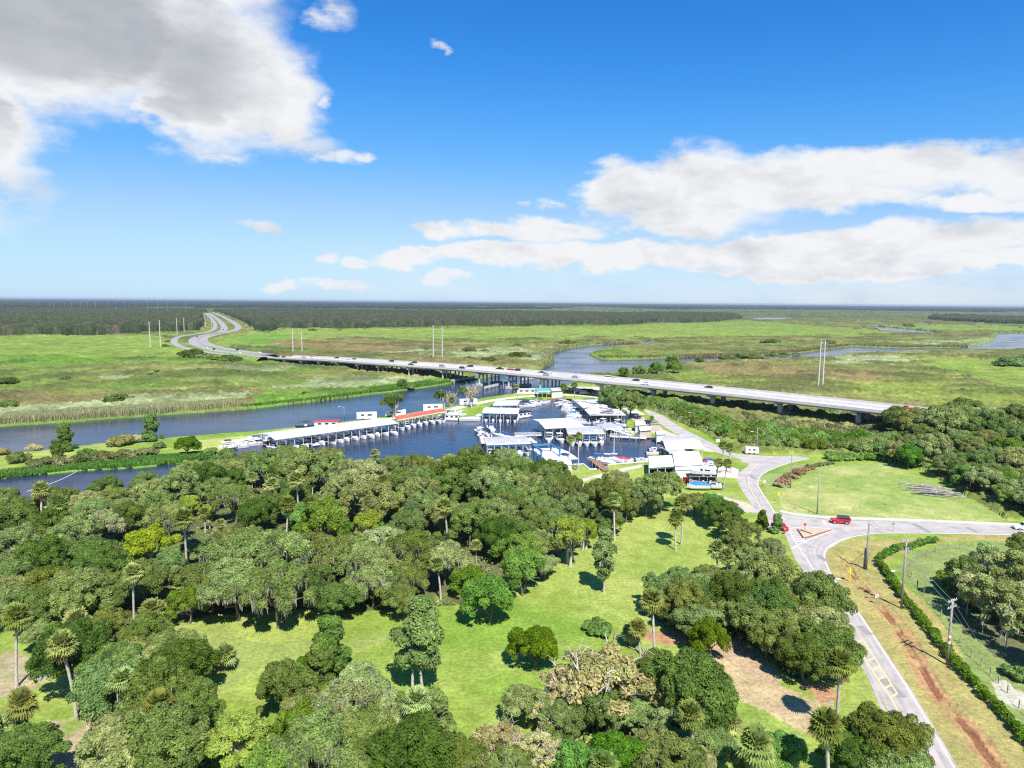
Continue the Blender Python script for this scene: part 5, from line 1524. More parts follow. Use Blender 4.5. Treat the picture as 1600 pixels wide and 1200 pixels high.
# ================================================================ POLES AND SIGNS
def pylon(bx, by, tx, ty, desc, place, hmin=None, double=False):
    b = P(bx, by); h = height_at(b, tx, ty)
    t = thing('transmission_pole', 'utility pole', desc, place, (b.x, b.y, 0), 0, 'tall concrete transmission poles')
    q = MB(); k9 = .45 if bx < 300 and by > 480 and 'tiny' in desc else 1.0; q.tube([(0, 0, -.5), (0, 0, h)], [.55 * k9, .34 * k9], 'concrete', 8); q.build('pole', t)
    for z in (h - 1.5, h - 5, h - 8.5):
        q = MB(); q.tube([(0, 0, z - .4), (1.6, 0, z), (2.2, 0, z)], .10, 'metal', 6); q.build('arm', t)
    return t


for bx, by, ty in ((235, 543, 502), (251, 543.5, 500), (277, 524, 497), (288, 521, 496), (458, 553, 514), (472, 550, 517), (677, 561, 508), (691, 563, 510), (1278, 612, 531), (1284.5, 612, 531),
                   (321, 512, 491), (331, 511, 494), (319, 499, 488), (325, 500, 489)):
    pylon(bx, by, bx, ty, 'slim pale transmission pole', 'standing on the marsh')
for i, bx in enumerate((60, 78, 84, 101, 112, 126, 138, 150, 168, 181, 196, 213, 231, 247, 262, 290)):
    pylon(bx, 483.5 + i * .5, bx, 469 + (i * 7 % 3) * .8, 'tiny distant transmission pole', 'on the left horizon')


def wood_pole(bx, by, tx, ty, desc, r=.16, arm=None, lamp=None, cans=0, band=False):
    b = P(bx, by); h = height_at(b, tx, ty)
    t = thing('utility_pole', 'utility pole', desc, '', (b.x, b.y, 0), 0, None)
    q = MB(); q.tube([(0, 0, -.3), (0, 0, h)], [r * 1.2, r * .85], 'log', 8); q.build('pole', t, True)
    if arm:
        for z in arm:
            q = MB(); q.box((0, 0, h - z), (2.4, .12, .14), 'log', .5); q.build('crossarm', t)
            for u in (-1, -.4, .4, 1):
                q = MB(); q.tube([(u * math.cos(.5), u * math.sin(.5), h - z + .07), (u * math.cos(.5), u * math.sin(.5), h - z + .3)], .06, 'white', 6); q.build('insulator', t)
    for j in range(cans):
        q = MB(); q.tube([(.4, .1, h - 2.6 - j), (.4, .1, h - 1.6 - j)], .26, 'metal', 10); q.build('transformer', t)
    if lamp:
        q = MB(); q.tube([(0, 0, h * lamp), (-1.2, -.2, h * lamp + .5), (-2.0, -.3, h * lamp + .5)], .05, 'metal', 6); a_ = q.build('lamp_arm', t)
        q = MB(); q.box((-2.2, -.33, h * lamp + .45), (.75, .3, .16), 'white', .15, .8); q.build('lamp', a_)
    if band:
        for z in (h * .33, h * .42):
            q = MB(); q.tube([(0, 0, z), (0, 0, z + .35)], r * 1.25, 'white', 8); q.build('band', t)
    return t, h


pa_, ha_ = wood_pole(1353, 890, 1353.5, 815, 'tall dark wooden pole beside the junction bend', .2)
wood_pole(1350, 888, 1350, 856, 'short wooden stub pole leaning against the taller pole', .17)
pb_, hb_ = wood_pole(1408, 951, 1412, 842, 'wooden utility pole with a transformer left of the hedge', .17, arm=(.4,), cans=1, lamp=.52)
pc_, hc_ = wood_pole(1479.5, 1039, 1484, 935, 'grey wooden utility pole with wires right of the dirt trench', .18, arm=(.3, 1.3), band=True)
wood_pole(1276.5, 803, 1279, 735, 'slim wooden pole with a lamp on the lawn corner', .13, lamp=.6)
wood_pole(1234.5, 763, 1236.5, 703, 'bare wooden pole beside the red shrubs', .15)
wood_pole(1182, 707, 1182, 668, 'wooden pole with a lamp above the marina road', .15, lamp=.8)
wood_pole(1084, 664, 1084, 645, 'small lamp pole halfway along the marina road', .1, lamp=.95)
wood_pole(538, 655, 539, 636, 'white dock lamp pole beside the long white roof', .1, lamp=.95)
wood_pole(688, 638, 688, 613, 'thin pole by the caravan near the river tree', .1)
wood_pole(787, 612, 787, 598, 'white marker pole in the river under the bridge', .2)


def wire(a, b, sag, desc, place=''):
    q = MB(); a = Vector(a); b = Vector(b)
    q.tube([a.lerp(b, i / 14) - Vector((0, 0, sag * 4 * (i / 14) * (1 - i / 14))) for i in range(15)], .028, 'metal', 4, False)
    reg(q.build('power_line'), 'power line', desc, place, (a.x, a.y), 'overhead power lines')


tc_ = Vector((pc_.location.x, pc_.location.y, hc_)); tb_ = Vector((pb_.location.x, pb_.location.y, hb_)); ta_ = Vector((pa_.location.x, pa_.location.y, ha_))
for k_, z in enumerate((-.2, -1.2)):
    wire(tb_ + Vector((0, 0, z)), tc_ + Vector((0, 0, z)), .8, ['upper', 'lower'][k_] + ' wire between the two hedge side poles')
wire(ta_ + Vector((0, 0, -.3)), tb_ + Vector((0, 0, -.3)), .8, 'wire from the junction pole to the transformer pole')
gpt = P(1532, 1010)
for k_, (gx, gy, z) in enumerate(((1534, 1012, -.2), (1520, 1004, -1.4), (1516, 998, -2.5))):
    g = P(gx, gy); wire(tc_ + Vector((0, 0, z)), g + Vector((0, 0, .1)), .05, ['longest', 'middle', 'shortest'][k_] + ' slanting stay wire of the grey pole')


def sign(bx, by, hgt, w_, h_, plate, desc, name='road_sign', shape='rect', face=math.radians(35), marks=(), post='metal', pw=.045):
    b = P(bx, by)
    t = thing(name, 'sign', desc, '', (b.x, b.y, 0), face)
    q = MB(); q.box((0, 0, hgt / 2), (pw * 2, pw * 2, hgt), post); q.build('post', t)
    q = MB()
    if shape == 'rect': pts = [(-w_ / 2, -h_ / 2), (w_ / 2, -h_ / 2), (w_ / 2, h_ / 2), (-w_ / 2, h_ / 2)]
    elif shape == 'diamond': pts = [(0, -h_ / 2), (w_ / 2, 0), (0, h_ / 2), (-w_ / 2, 0)]
    else: pts = [(w_ / 2 * math.cos(math.pi / 8 + i * math.pi / 4), w_ / 2 * math.sin(math.pi / 8 + i * math.pi / 4)) for i in range(8)]
    z0 = hgt - h_ / 2 + .05
    n = len(pts)
    q.add([(x, -.06, z0 + z) for x, z in pts] + [(x, -.045, z0 + z) for x, z in pts], [tuple(range(n)), tuple(range(2 * n - 1, n - 1, -1))] + [(i, i + n, (i + 1) % n + n, (i + 1) % n) for i in range(n)], plate)
    pl = q.build('plate', t)
    if marks:
        q = MB()
        for (x0, z0_, x1, z1_, mt) in marks:
            q.add([(x0, -.064, z0 + z0_), (x1, -.064, z0 + z0_), (x1, -.064, z0 + z1_), (x0, -.064, z0 + z1_)], [(0, 1, 2, 3)], mt)
        q.build('marking', pl)
    return t


sign(1327, 909, 2.9, 1.2, 1.2, 'yellow', 'yellow diamond warning sign with a bent arrow by the trench', shape='diamond', face=.5, post='yellow', pw=.08, marks=((-.28, -.25, -.16, .18, 'black'), (-.16, .06, .2, .18, 'black'), (.2, -.02, .32, .26, 'black')))
sign(1216, 784, 2.6, .95, .95, 'yellow', 'yellow diamond sign on the lawn beside the main road', shape='diamond', face=.4)
sign(1369, 943, 1.7, .75, .6, 'white', 'small white rectangular sign behind the dirt trench', face=.3, marks=((-.2, -.1, .2, -.02, 'black'), (-.2, .08, .2, .14, 'black')))
sign(1257, 832, 2.3, .75, .75, 'redsign', 'red octagonal stop sign on the gravel island', name='stop_sign', shape='oct', face=.1)
sign(1395, 831, 2.2, .5, .6, 'metal', 'small sign seen from behind along the cross road', face=2.9)
b = P(1121.5, 693)
sign(1121.5, 693, 1.7, 1.6, 1.2, 'white', 'small white board beside the marina road near two palms', face=.3)
sign(1194, 759, 1.7, .9, .9, 'white', 'low white notice on the main road verge', face=.6)
q = MB()
# small marina boxes and trailers
def boxthing(name, cat, desc, bx, by, sz, rz, mt, top=None, extra=None, place='', z=0):
    p = P(bx, by)
    t = thing(name, cat, desc, place, (p.x, p.y, z), rz)
    q = MB(); L, Wd, H = sz; q.box((0, 0, H / 2 + .35), (L, Wd, H), mt, top=top); q.box((0, 0, .24), (L * .96, Wd * .9, .2), 'dark'); q.build('body', t)
    for x in ((-.2, .15) if L > 4 else (0,)):
        for s in (-1, 1):
            q = MB(); q.tube([(x * L, s * (Wd / 2 - .2), .32), (x * L, s * (Wd / 2 + .04), .32)], .32, 'dark', 10); q.build('wheel', t)
    q = MB()
    q.box((L * .15, -Wd / 2 - .012, H * .62 + .35), (L * .22, .02, H * .25), 'glass'); q.box((-L * .2, -Wd / 2 - .012, H * .62 + .35), (L * .16, .02, H * .25), 'glass'); q.build('window', t)
    q = MB(); q.box((L / 2 + .5, 0, .35), (1.1, .12, .1), 'metal'); q.build('hitch', t)
    return t


boxthing('box_trailer', 'trailer', 'white box trailer parked beside the thicket by the marina road', 1174, 709, (4.6, 2.0, 2.1), -.1, 'white')
boxthing('caravan', 'caravan', 'dark ended caravan behind the long white roof', 573, 655, (9.0, 2.5, 2.9), .25, 'white')
boxthing('box_trailer', 'trailer', 'long white box trailer beside the rusted roof', 618, 650, (9.5, 2.5, 2.6), .2, 'white')
boxthing('caravan', 'caravan', 'white caravan with dark end above the rusted roof', 676, 642, (9.5, 2.5, 2.9), .25, 'gel')
boxthing('motorhome', 'motorhome', 'white motorhome parked by the bare river trees', 731, 633, (9.5, 2.5, 3.0), .35, 'gel')
# post in the lawn, white road side posts, drain pipe etc.
for bx, by in ((1333, 804), (1263, 803)):
    p = P(bx, by); q = MB(); q.tube([(p.x, p.y, -.1), (p.x, p.y, 1.9 if bx > 1300 else .9)], .09, 'log', 8)
    q.box((p.x, p.y, .05), (.3, .3, .12), 'concrete'); reg(q.build('short_post'), 'post', 'tall dark post on lawn edge above the red car' if bx > 1300 else 'short dark post at the pavement bend', '', (p.x, p.y))

# pile of old pilings on the lawn
lrng = random.Random(3)
k_ = 0
for bx, by, n in ((1440, 765, 9), (1462, 772, 9), (1478, 776, 7)):
    for j in range(n):
        p = P(bx + lrng.uniform(-14, 14), by + lrng.uniform(-5, 4)); L = lrng.uniform(3.5, 8.5); a = math.radians(-24 + lrng.uniform(-10, 10)); z = .25 + .36 * (j % 4); sl = lrng.uniform(-.1, .1)
        q = MB(); dx, dy = math.cos(a) * L / 2, math.sin(a) * L / 2
        q.tube([(p.x - dx, p.y - dy, z - sl), (p.x, p.y, z), (p.x + dx, p.y + dy, z + sl)], [.16, .17, .13], 'log', 8)
        reg(q.build('piling'), 'log', 'old grey piling', 'in the pile on the lawn', (p.x, p.y), 'pilings stacked on the lawn')

# wire fence of the paddock
fpts = [(1433, 917), (1443, 931), (1455, 946), (1470, 964), (1485, 985), (1500, 1005), (1517, 1027), (1533, 1041), (1547, 1055), (1560, 1068), (1574, 1083), (1592, 1107), (1615, 1135)]
fpts2 = [(1433, 917), (1424, 902), (1422, 885), (1433, 874), (1448, 868), (1462, 863), (1480, 859), (1500, 858)]
fn = thing('wire_fence', 'fence', 'thin wire fence on dark posts around the right hand paddock', '', P(*fpts[0]))
fo = Vector(fn.location)
for L_ in (fpts, fpts2):
    for i, (x, y) in enumerate(L_):
        p = P(x, y) - fo; q = MB(); q.box((p.x, p.y, .65), (.12, .12, 1.3), 'log'); q.build('fence_post', fn)
        if i:
            o_ = P(*L_[i - 1]) - fo
            for z in (.4, .8, 1.15):
                q = MB(); q.tube([(o_.x, o_.y, z), (p.x, p.y, z)], .012, 'metal', 3, False); q.build('wire', fn)
# the long hedge
hr = np.random.default_rng(77)
for nm, L_, w_, hh_, desc in (('hedge', [(1372, 877), (1388, 903), (1410, 934), (1432, 962), (1460, 998), (1490, 1035), (1520, 1070), (1560, 1113), (1600, 1157), (1660, 1220)], 1.0, 1.5, 'long clipped green hedge running down beside the dirt trench'),
                              ('hedge', [(1375, 876), (1392, 866), (1408, 861), (1424, 858), (1436, 854), (1452, 850), (1462, 848)], 1.1, 1.9, 'short ragged hedge curving along the top of the paddock')):
    pts = smooth_line([P(x, y) for x, y in L_], 6); C_ = []; Q_ = []
    for a, b in zip(pts[:-1], pts[1:]):
        n = max(1, int((b - a).length / .32))
        for i in range(n):
            p = a.lerp(b, i / n); C_.append((p.x + hr.normal() * .25, p.y + hr.normal() * .25, hh_ * hr.uniform(.35, .75))); Q_.append(w_ * hr.uniform(.35, .75))
    cc_ = np.array(C_); o_ = cc_.mean(0); o_[2] = 0
    ob = link(nm, leafmesh(nm, [leaf_quads(hr, cc_ - o_, np.array(Q_), len(C_) * 80, .22, up=.6)], ['green']), None)
    ob.location = o_; reg(ob, 'hedge', desc, '', o_)
# ================================================================ THE MARINA
WL = -.45


def hull(mb, L, B, H, mt, bowrise=.35, deck='gel', flare=.8):
    st = [(-.5, .92, 1.0), (-.2, 1.0, 1.0), (.1, 1.0, 1.02), (.3, .82, 1.1), (.42, .48, 1.2), (.5, .05, 1 + bowrise)]
    rings = []
    for x, b, z in st:
        b *= B / 2; zz = H * z
        rings.append([(x * L, -b * .35, -.35 + (x > .4) * .3), (x * L, b * .35, -.35 + (x > .4) * .3), (x * L, b * flare, .1), (x * L, b, zz), (x * L, -b, zz), (x * L, -b * flare, .1)])
    mb.loft(rings, mt)


def boat(kind, bx, by, L, rz, place, colr='gel', desc=None, z=WL, pos=None, canopy='white', group='boats moored in the marina'):
    p = pos if pos is not None else P(bx, by, 0)
    ds = {'cruiser': 'white cabin cruiser', 'console': 'open motor boat with canopy', 'runabout': 'small open motor boat', 'pontoon': 'flat pontoon boat', 'house': 'white houseboat', 'sail': 'white sailing boat', 'covered': 'boat under a fitted cover'}[kind]
    t = thing({'cruiser': 'cabin_cruiser', 'console': 'motor_boat', 'runabout': 'motor_boat', 'pontoon': 'pontoon_boat', 'house': 'houseboat', 'sail': 'sailing_boat', 'covered': 'covered_boat'}[kind], 'boat', desc or ds, '' if desc else place, (p.x, p.y, z), rz, group)
    B = L * (.32 if kind != 'sail' else .26); H = .75 + L * .035
    if kind == 'pontoon' or kind == 'house':
        for s in (-1, 1):
            q = MB(); q.tube([(-L / 2, s * B * .36, .1), (L * .42, s * B * .36, .1), (L / 2, s * B * .36, .35)], [.32, .32, .1], 'metal', 8); q.build('pontoon', t)
        q = MB(); q.box((0, 0, .5), (L, B, .14), 'gel'); q.build('deck', t)
        if kind == 'house':
            q = MB(); q.box((-.03 * L, 0, 1.65), (L * .78, B * .86, 2.2), colr); q.build('cabin', t)
            q = MB(); q.box((-.02 * L, 0, 2.83), (L * .92, B * 1.02, .14), canopy); q.build('roof', t)
            for s in (-1, 1):
                for u in (-.25, 0, .25):
                    q = MB(); q.box((u * L, s * (B * .43 + .01), 1.85), (L * .13, .03, .75), 'glass'); q.build('window', t)
            q = MB(); q.box((-.43 * L, 0, 1.5), (.04, .8, 1.8), 'glass'); q.build('door', t)
        else:
            q = MB()
            for s in (-1, 1): q.box((0, s * B * .47, .85), (L * .9, .05, .6), colr)
            q.build('rail', t)
            q = MB(); q.box((-L * .12, 0, 2.3), (L * .45, B * .95, .1), canopy); q.build('canopy', t)
            q = MB()
            for sx in (-.3, .06):
                for s in (-1, 1): q.box((sx * L, s * B * .44, 1.4), (.06, .06, 1.8), 'metal')
            q.build('frame', t)
    else:
        q = MB(); hull(q, L, B, H, colr); q.build('hull', t)
        if kind == 'cruiser':
            q = MB(); q.loft([[(x * L, -b * B, H), (x * L, b * B, H), (x * L, b * B * .8, h), (x * L, -b * B * .8, h)] for x, b, h in ((-.2, .42, H + 1.0), (.02, .42, H + 1.15), (.12, .38, H + .45), (.36, .22, H + .2))], 'gel'); q.build('cabin', t)
            q = MB(); q.add([(.025 * L, -B * .34, H + 1.12), (.025 * L, B * .34, H + 1.12), (.125 * L, B * .33, H + .5), (.125 * L, -B * .33, H + .5)], [(0, 1, 2, 3)], 'glass')
            for s in (-1, 1): q.box((-.1 * L, s * B * .385, H + .65), (.2 * L, .05, .35), 'glass')
            q.build('windscreen', t)
            q = MB(); q.box((-.14 * L, 0, H + 1.95), (.26 * L, B * .8, .1), canopy)
            q.build('canopy', t)
            q = MB()
            for sx in (-.25, -.03):
                for s in (-1, 1): q.box((sx * L, s * B * .36, H + 1.45), (.06, .06, 1.0), 'metal')
            q.build('frame', t)
            q = MB()
            for s in (-1, 1): q.tube([(.1 * L, s * B * .43, H + .7), (.35 * L, s * B * .30, H + .85), (.49 * L, 0, H + 1.1)], .03, 'metal', 4)
            q.build('rail', t)
        elif kind == 'console':
            q = MB(); q.box((0, 0, H + .35), (L * .14, B * .35, .9), 'gel', taper=.8); q.build('console', t)
            q = MB(); q.box((-.02 * L, 0, H + 1.75), (L * .32, B * .75, .09), canopy); q.build('canopy', t)
            q = MB()
            for sx in (-.1, .08):
                for s in (-1, 1): q.box((sx * L, s * B * .28, H + .9), (.06, .06, 1.7), 'metal')
            q.build('frame', t)
        elif kind == 'runabout':
            q = MB(); q.box((-.12 * L, 0, H - .02), (L * .5, B * .7, .08), 'dark'); q.build('cockpit', t)
            q = MB(); q.add([(.1 * L, -B * .38, H), (.1 * L, B * .38, H), (.02 * L, B * .36, H + .45), (.02 * L, -B * .36, H + .45)], [(0, 1, 2, 3)], 'glass'); q.build('windscreen', t)
            q = MB()
            for u in (-.02, -.3): q.box((u * L, 0, H + .12), (.5, B * .6, .35), 'gel')
            q.build('seat', t)
        elif kind == 'covered':
            q = MB(); q.loft([[(x * L, -b * B, H * 1.02), (x * L, b * B, H * 1.02), (x * L, b * B * .35, h), (x * L, -b * B * .35, h)] for x, b, h in ((-.49, .48, H + .25), (-.1, .51, H + .7), (.15, .5, H + .75), (.45, .12, H * 1.2 + .12))], canopy); q.build('cover', t)
        elif kind == 'sail':
            q = MB(); q.loft([[(x * L, -b * B, H), (x * L, b * B, H), (x * L, b * B * .8, h), (x * L, -b * B * .8, h)] for x, b, h in ((-.12, .3, H + .45), (.1, .3, H + .5), (.28, .14, H + .2))], 'gel'); q.build('cabin', t)
            mh = L * 1.25
            q = MB(); q.tube([(.05 * L, 0, H), (.05 * L, 0, mh + H)], [.11, .08], 'white', 6); q.build('mast', t)
            q = MB(); q.tube([(.03 * L, 0, H + 1.4), (-.36 * L, 0, H + 1.3)], .24, canopy, 8); q.build('boom', t)
            q = MB()
            for e in ((.5, 0), (-.48, 0), (.04, .45 * B / L), (.04, -.45 * B / L)): q.tube([(.05 * L, 0, mh + H - .3), (e[0] * L, e[1] * L, H)], .018, 'metal', 3, False)
            q.build('rigging', t)
        if kind in ('console', 'runabout', 'covered'):
            q = MB(); q.box((-.5 * L - .2, 0, H - .1), (.45, .4, .8), 'dark', taper=.8); q.box((-.5 * L - .2, 0, -.1), (.15, .12, 1.0), 'dark'); q.build('outboard_motor', t)
    return t


def shelter(name, cat, desc, A, B, D, h, roof='whiteroof', posts=(6, 3), thick=.16, gable=.7, walls=(), base=WL, postmat='palewood', fascia='white', walkway=True, wallmat='white', opening=None, group='roofed boat slips of the marina'):
    """A, B near corners and D the far left one, as the photo shows the roof's edge at height h"""
    a = P(*A, h); b = P(*B, h); d = P(*D, h)
    u = b - a; v = d - a; u.z = v.z = 0
    c = a + (u + v) / 2
    t = thing(name, cat, desc, '', (c.x, c.y, 0), 0, group)
    o = Vector((c.x, c.y, 0)); a0 = a - o
    uu = u.normalized(); vv = v.normalized()
    pt = lambda s, r, z: tuple(a0 + u * s + v * r + Vector((0, 0, z - h)))
    q = MB()
    prof_ = [(0, 0), (.5, gable), (1, 0)]
    V = []
    for s in (0, 1):
        for r, g in prof_: V.append(pt(s, r, h + g))
        for r, g in prof_[::-1]: V.append(pt(s, r, h + g - thick))
    q.add(V, [(0, 1, 2, 3, 4, 5)[::-1], (6, 7, 8, 9, 10, 11)] + [(i, (i + 1) % 6, (i + 1) % 6 + 6, i + 6) for i in range(6)], roof)
    q.build('roof', t)
    q = MB()
    for r, sgn in ((0, -1), (1, 1)):
        w_ = vv * (.09 * sgn)
        p0 = Vector(pt(0, r, h - .12)) + w_; p1 = Vector(pt(1, r, h - .12)) + w_; L = (p1 - p0).length
        q.box(tuple((p0 + p1) / 2), (L, .08, .34), fascia, math.atan2(u.y, u.x))
    q.build('fascia', t)
    n, m_ = posts
    pw = .16
    for j in range(m_):
        r = .03 + .94 * (j / (m_ - 1) if m_ > 1 else 0); hh = h + gable * (1 - abs(2 * r - 1)) - thick
        for i in range(n):
            s = .02 + .96 * i / (n - 1); x, y, _ = pt(s, r, 0)
            q = MB(); q.box((x, y, (hh + base - .6) / 2), (pw, pw, hh - base + .6), postmat); q.box((x, y, hh - .12), (.5, pw * .8, .18), postmat, math.atan2(u.y, u.x)); q.build('post', t)
    for j in range(m_):
        r = .03 + .94 * (j / (m_ - 1) if m_ > 1 else 0); hh = h + gable * (1 - abs(2 * r - 1)) - thick
        p0 = Vector(pt(.01, r, hh - .12)); p1 = Vector(pt(.99, r, hh - .12)); q = MB(); q.box(tuple((p0 + p1) / 2), ((p1 - p0).length, .12, .26), postmat, math.atan2(u.y, u.x)); q.build('beam', t)
    for wdef in walls:      # (s0, r0, s1, r1, z0, z1)
        s0, r0, s1, r1, z0, z1 = wdef
        p0 = Vector(pt(s0, r0, 0)); p1 = Vector(pt(s1, r1, 0)); dd = p1 - p0
        q = MB(); q.box(tuple((p0 + p1) / 2 + Vector((0, 0, (z0 + z1) / 2))), (dd.length, .14, z1 - z0), wallmat, math.atan2(dd.y, dd.x)); q.build('wall', t)
    if walkway:
        dk = thing('dock', 'dock', 'wooden dock', 'under ' + desc.split(' over')[0][:60].replace('long ', 'the long ', 1) if False else 'walkway among the roofed slips', (c.x, c.y, 0), 0, 'wooden docks of the marina')
        q = MB()
        p0 = Vector(pt(0, .5, .35)); p1 = Vector(pt(1, .5, .35)); q.box(tuple((p0 + p1) / 2), ((p1 - p0).length, 1.6, .18), 'palewood', math.atan2(u.y, u.x)); q.build('deck', dk)
        for i in range(n):
            s = .02 + .96 * i / (n - 1)
            if i in (0, n - 1) or n < 30:
                p0 = Vector(pt(s, .05, .33)); p1 = Vector(pt(s, .95, .33)); q = MB(); q.box(tuple((p0 + p1) / 2), ((p1 - p0).length, .55, .14), 'wood', math.atan2(v.y, v.x)); q.build('finger', dk)
    return t, a, u, v


def slips(sh, n, side, r, lens, place, kinds, jit=.8, skip=(), seed=1, cols=('gel',), can=('white', 'gel', 'white', 'white', 'dark')):
    """boats lying across the shelter, bows out (side=-1 near, 1 far)"""
    t, a, u, v = sh; g = random.Random(seed); vv = v.normalized() * side
    for i in range(n):
        if i in skip: continue
        s = (i + .5) / n
        p = a + u * s + v * r; L = g.uniform(*lens)
        boat(kinds[g.randrange(len(kinds))], 0, 0, L, math.atan2(vv.y, vv.x) + g.uniform(-.05, .05), place, cols[g.randrange(len(cols))], pos=Vector((p.x, p.y, 0)) + vv * g.uniform(-jit, jit), canopy=can[g.randrange(len(can))])


shA = shelter('boat_shelter', 'boat shelter', 'long white metal roof over the left row of slips', (429, 686.5), (622, 660.5), (405, 677.5), 4.3, 'whiteroof', (16, 3), gable=.9)
slips(shA, 15, -1, .16, (6.5, 9.5), 'under the long white roof', ['cruiser', 'console', 'runabout', 'cruiser', 'covered', 'pontoon'], seed=4, jit=1.6)
shR = shelter('boat_shelter', 'boat shelter', 'rusty red metal roof over slips right of the long white roof', (621, 656), (698, 642.5), (612, 651), 4.0, 'redroof', (8, 3), gable=.6)
slips(shR, 8, -1, .1, (6.5, 9), 'under the rusty red roof', ['console', 'cruiser', 'runabout', 'console'], seed=5, jit=1.2)
shB1 = shelter('boat_shelter', 'boat shelter', 'small white roof nearest the sandy road by the river', (770, 633), (809, 632.5), (778, 626), 3.9, 'whiteroof', (4, 3))
slips(shB1, 3, -1, .3, (6, 8), 'under the small white roof', ['console', 'cruiser'], seed=6)
shB2 = shelter('boat_shelter', 'boat shelter', 'square white roof behind the tall mast', (753, 644.5), (810, 646), (758, 636.5), 4.2, 'whiteroof', (6, 3))
slips(shB2, 5, -1, .2, (6, 8.5), 'under the square white roof', ['cruiser', 'console', 'covered'], seed=7)
shC = shelter('boat_shelter', 'boat shelter', 'big white roof with dark stains beside the round oaks', (921, 648), (978, 648), (895, 624.5), 4.2, 'oldroof', (6, 8), gable=.5)
t_, a_, u_, v_ = shC
g_ = random.Random(9)
for i in range(9):
    s = (i + .5) / 9
    p = a_ + v_ * s - u_.normalized() * g_.uniform(1.0, 4.0); un = -u_.normalized()
    boat(g_.choice(['cruiser', 'console', 'cruiser', 'covered', 'runabout']), 0, 0, g_.uniform(6.5, 9.5), math.atan2(un.y, un.x) + g_.uniform(-.1, .1), 'left of the stained roof', pos=Vector((p.x, p.y, 0)), canopy=g_.choice(['white', 'bluecan', 'dark']))
for i in range(3):
    p = a_ + u_ * ((i + .6) / 3.4) + v_ * .1
    boat('cruiser', 0, 0, 7.5, -1.7, 'under the stained roof', pos=Vector((p.x, p.y, 0)))
shD = shelter('boat_shelter', 'boat shelter', 'white gabled roof in the middle of the basin', (851, 669), (913, 666), (833, 655.5), 4.3, 'whiteroof', (6, 4), gable=.8)
shE = shelter('boat_shelter', 'boat shelter', 'plain grey roof in front of the middle white roof', (887, 677.5), (945, 677), (882, 666.5), 3.9, 'greyroof', (6, 3), gable=.5)
slips(shE, 5, -1, -.02, (7, 9.5), 'in front of the grey roof', ['cruiser', 'cruiser', 'console'], seed=11, cols=('gel', 'gel', 'gel'), can=('white', 'gel', 'bluecan'))
slips(shD, 4, -1, .8, (6.5, 8.5), 'under the middle white roof', ['cruiser', 'console'], seed=12)
p = P(926, 667)
shE2 = shelter('boat_shelter', 'boat shelter', 'low grey roof joined to the right end of the grey one', (946, 671), (973, 668), (930, 664), 3.6, 'greyroof', (4, 2), gable=.3, walkway=False)
shF = shelter('boat_shelter', 'boat shelter', 'pale grey roof on forked posts at the left of the lift', (760, 694.5), (830, 692), (755, 683.5), 4.1, 'greyroof', (7, 3), gable=.5)
slips(shF, 6, -1, .12, (6, 8), 'under the pale grey roof', ['cruiser', 'console', 'runabout', 'covered'], seed=13)
shG = shelter('boat_shelter', 'boat shelter', 'bright white roof beside the blue boat lift', (853, 718), (903, 716), (826, 701.5), 4.2, 'whiteroof', (5, 5), gable=.5, postmat='blue')
slips(shG, 4, -1, .25, (6, 8), 'under the bright white roof', ['cruiser', 'console'], seed=14)
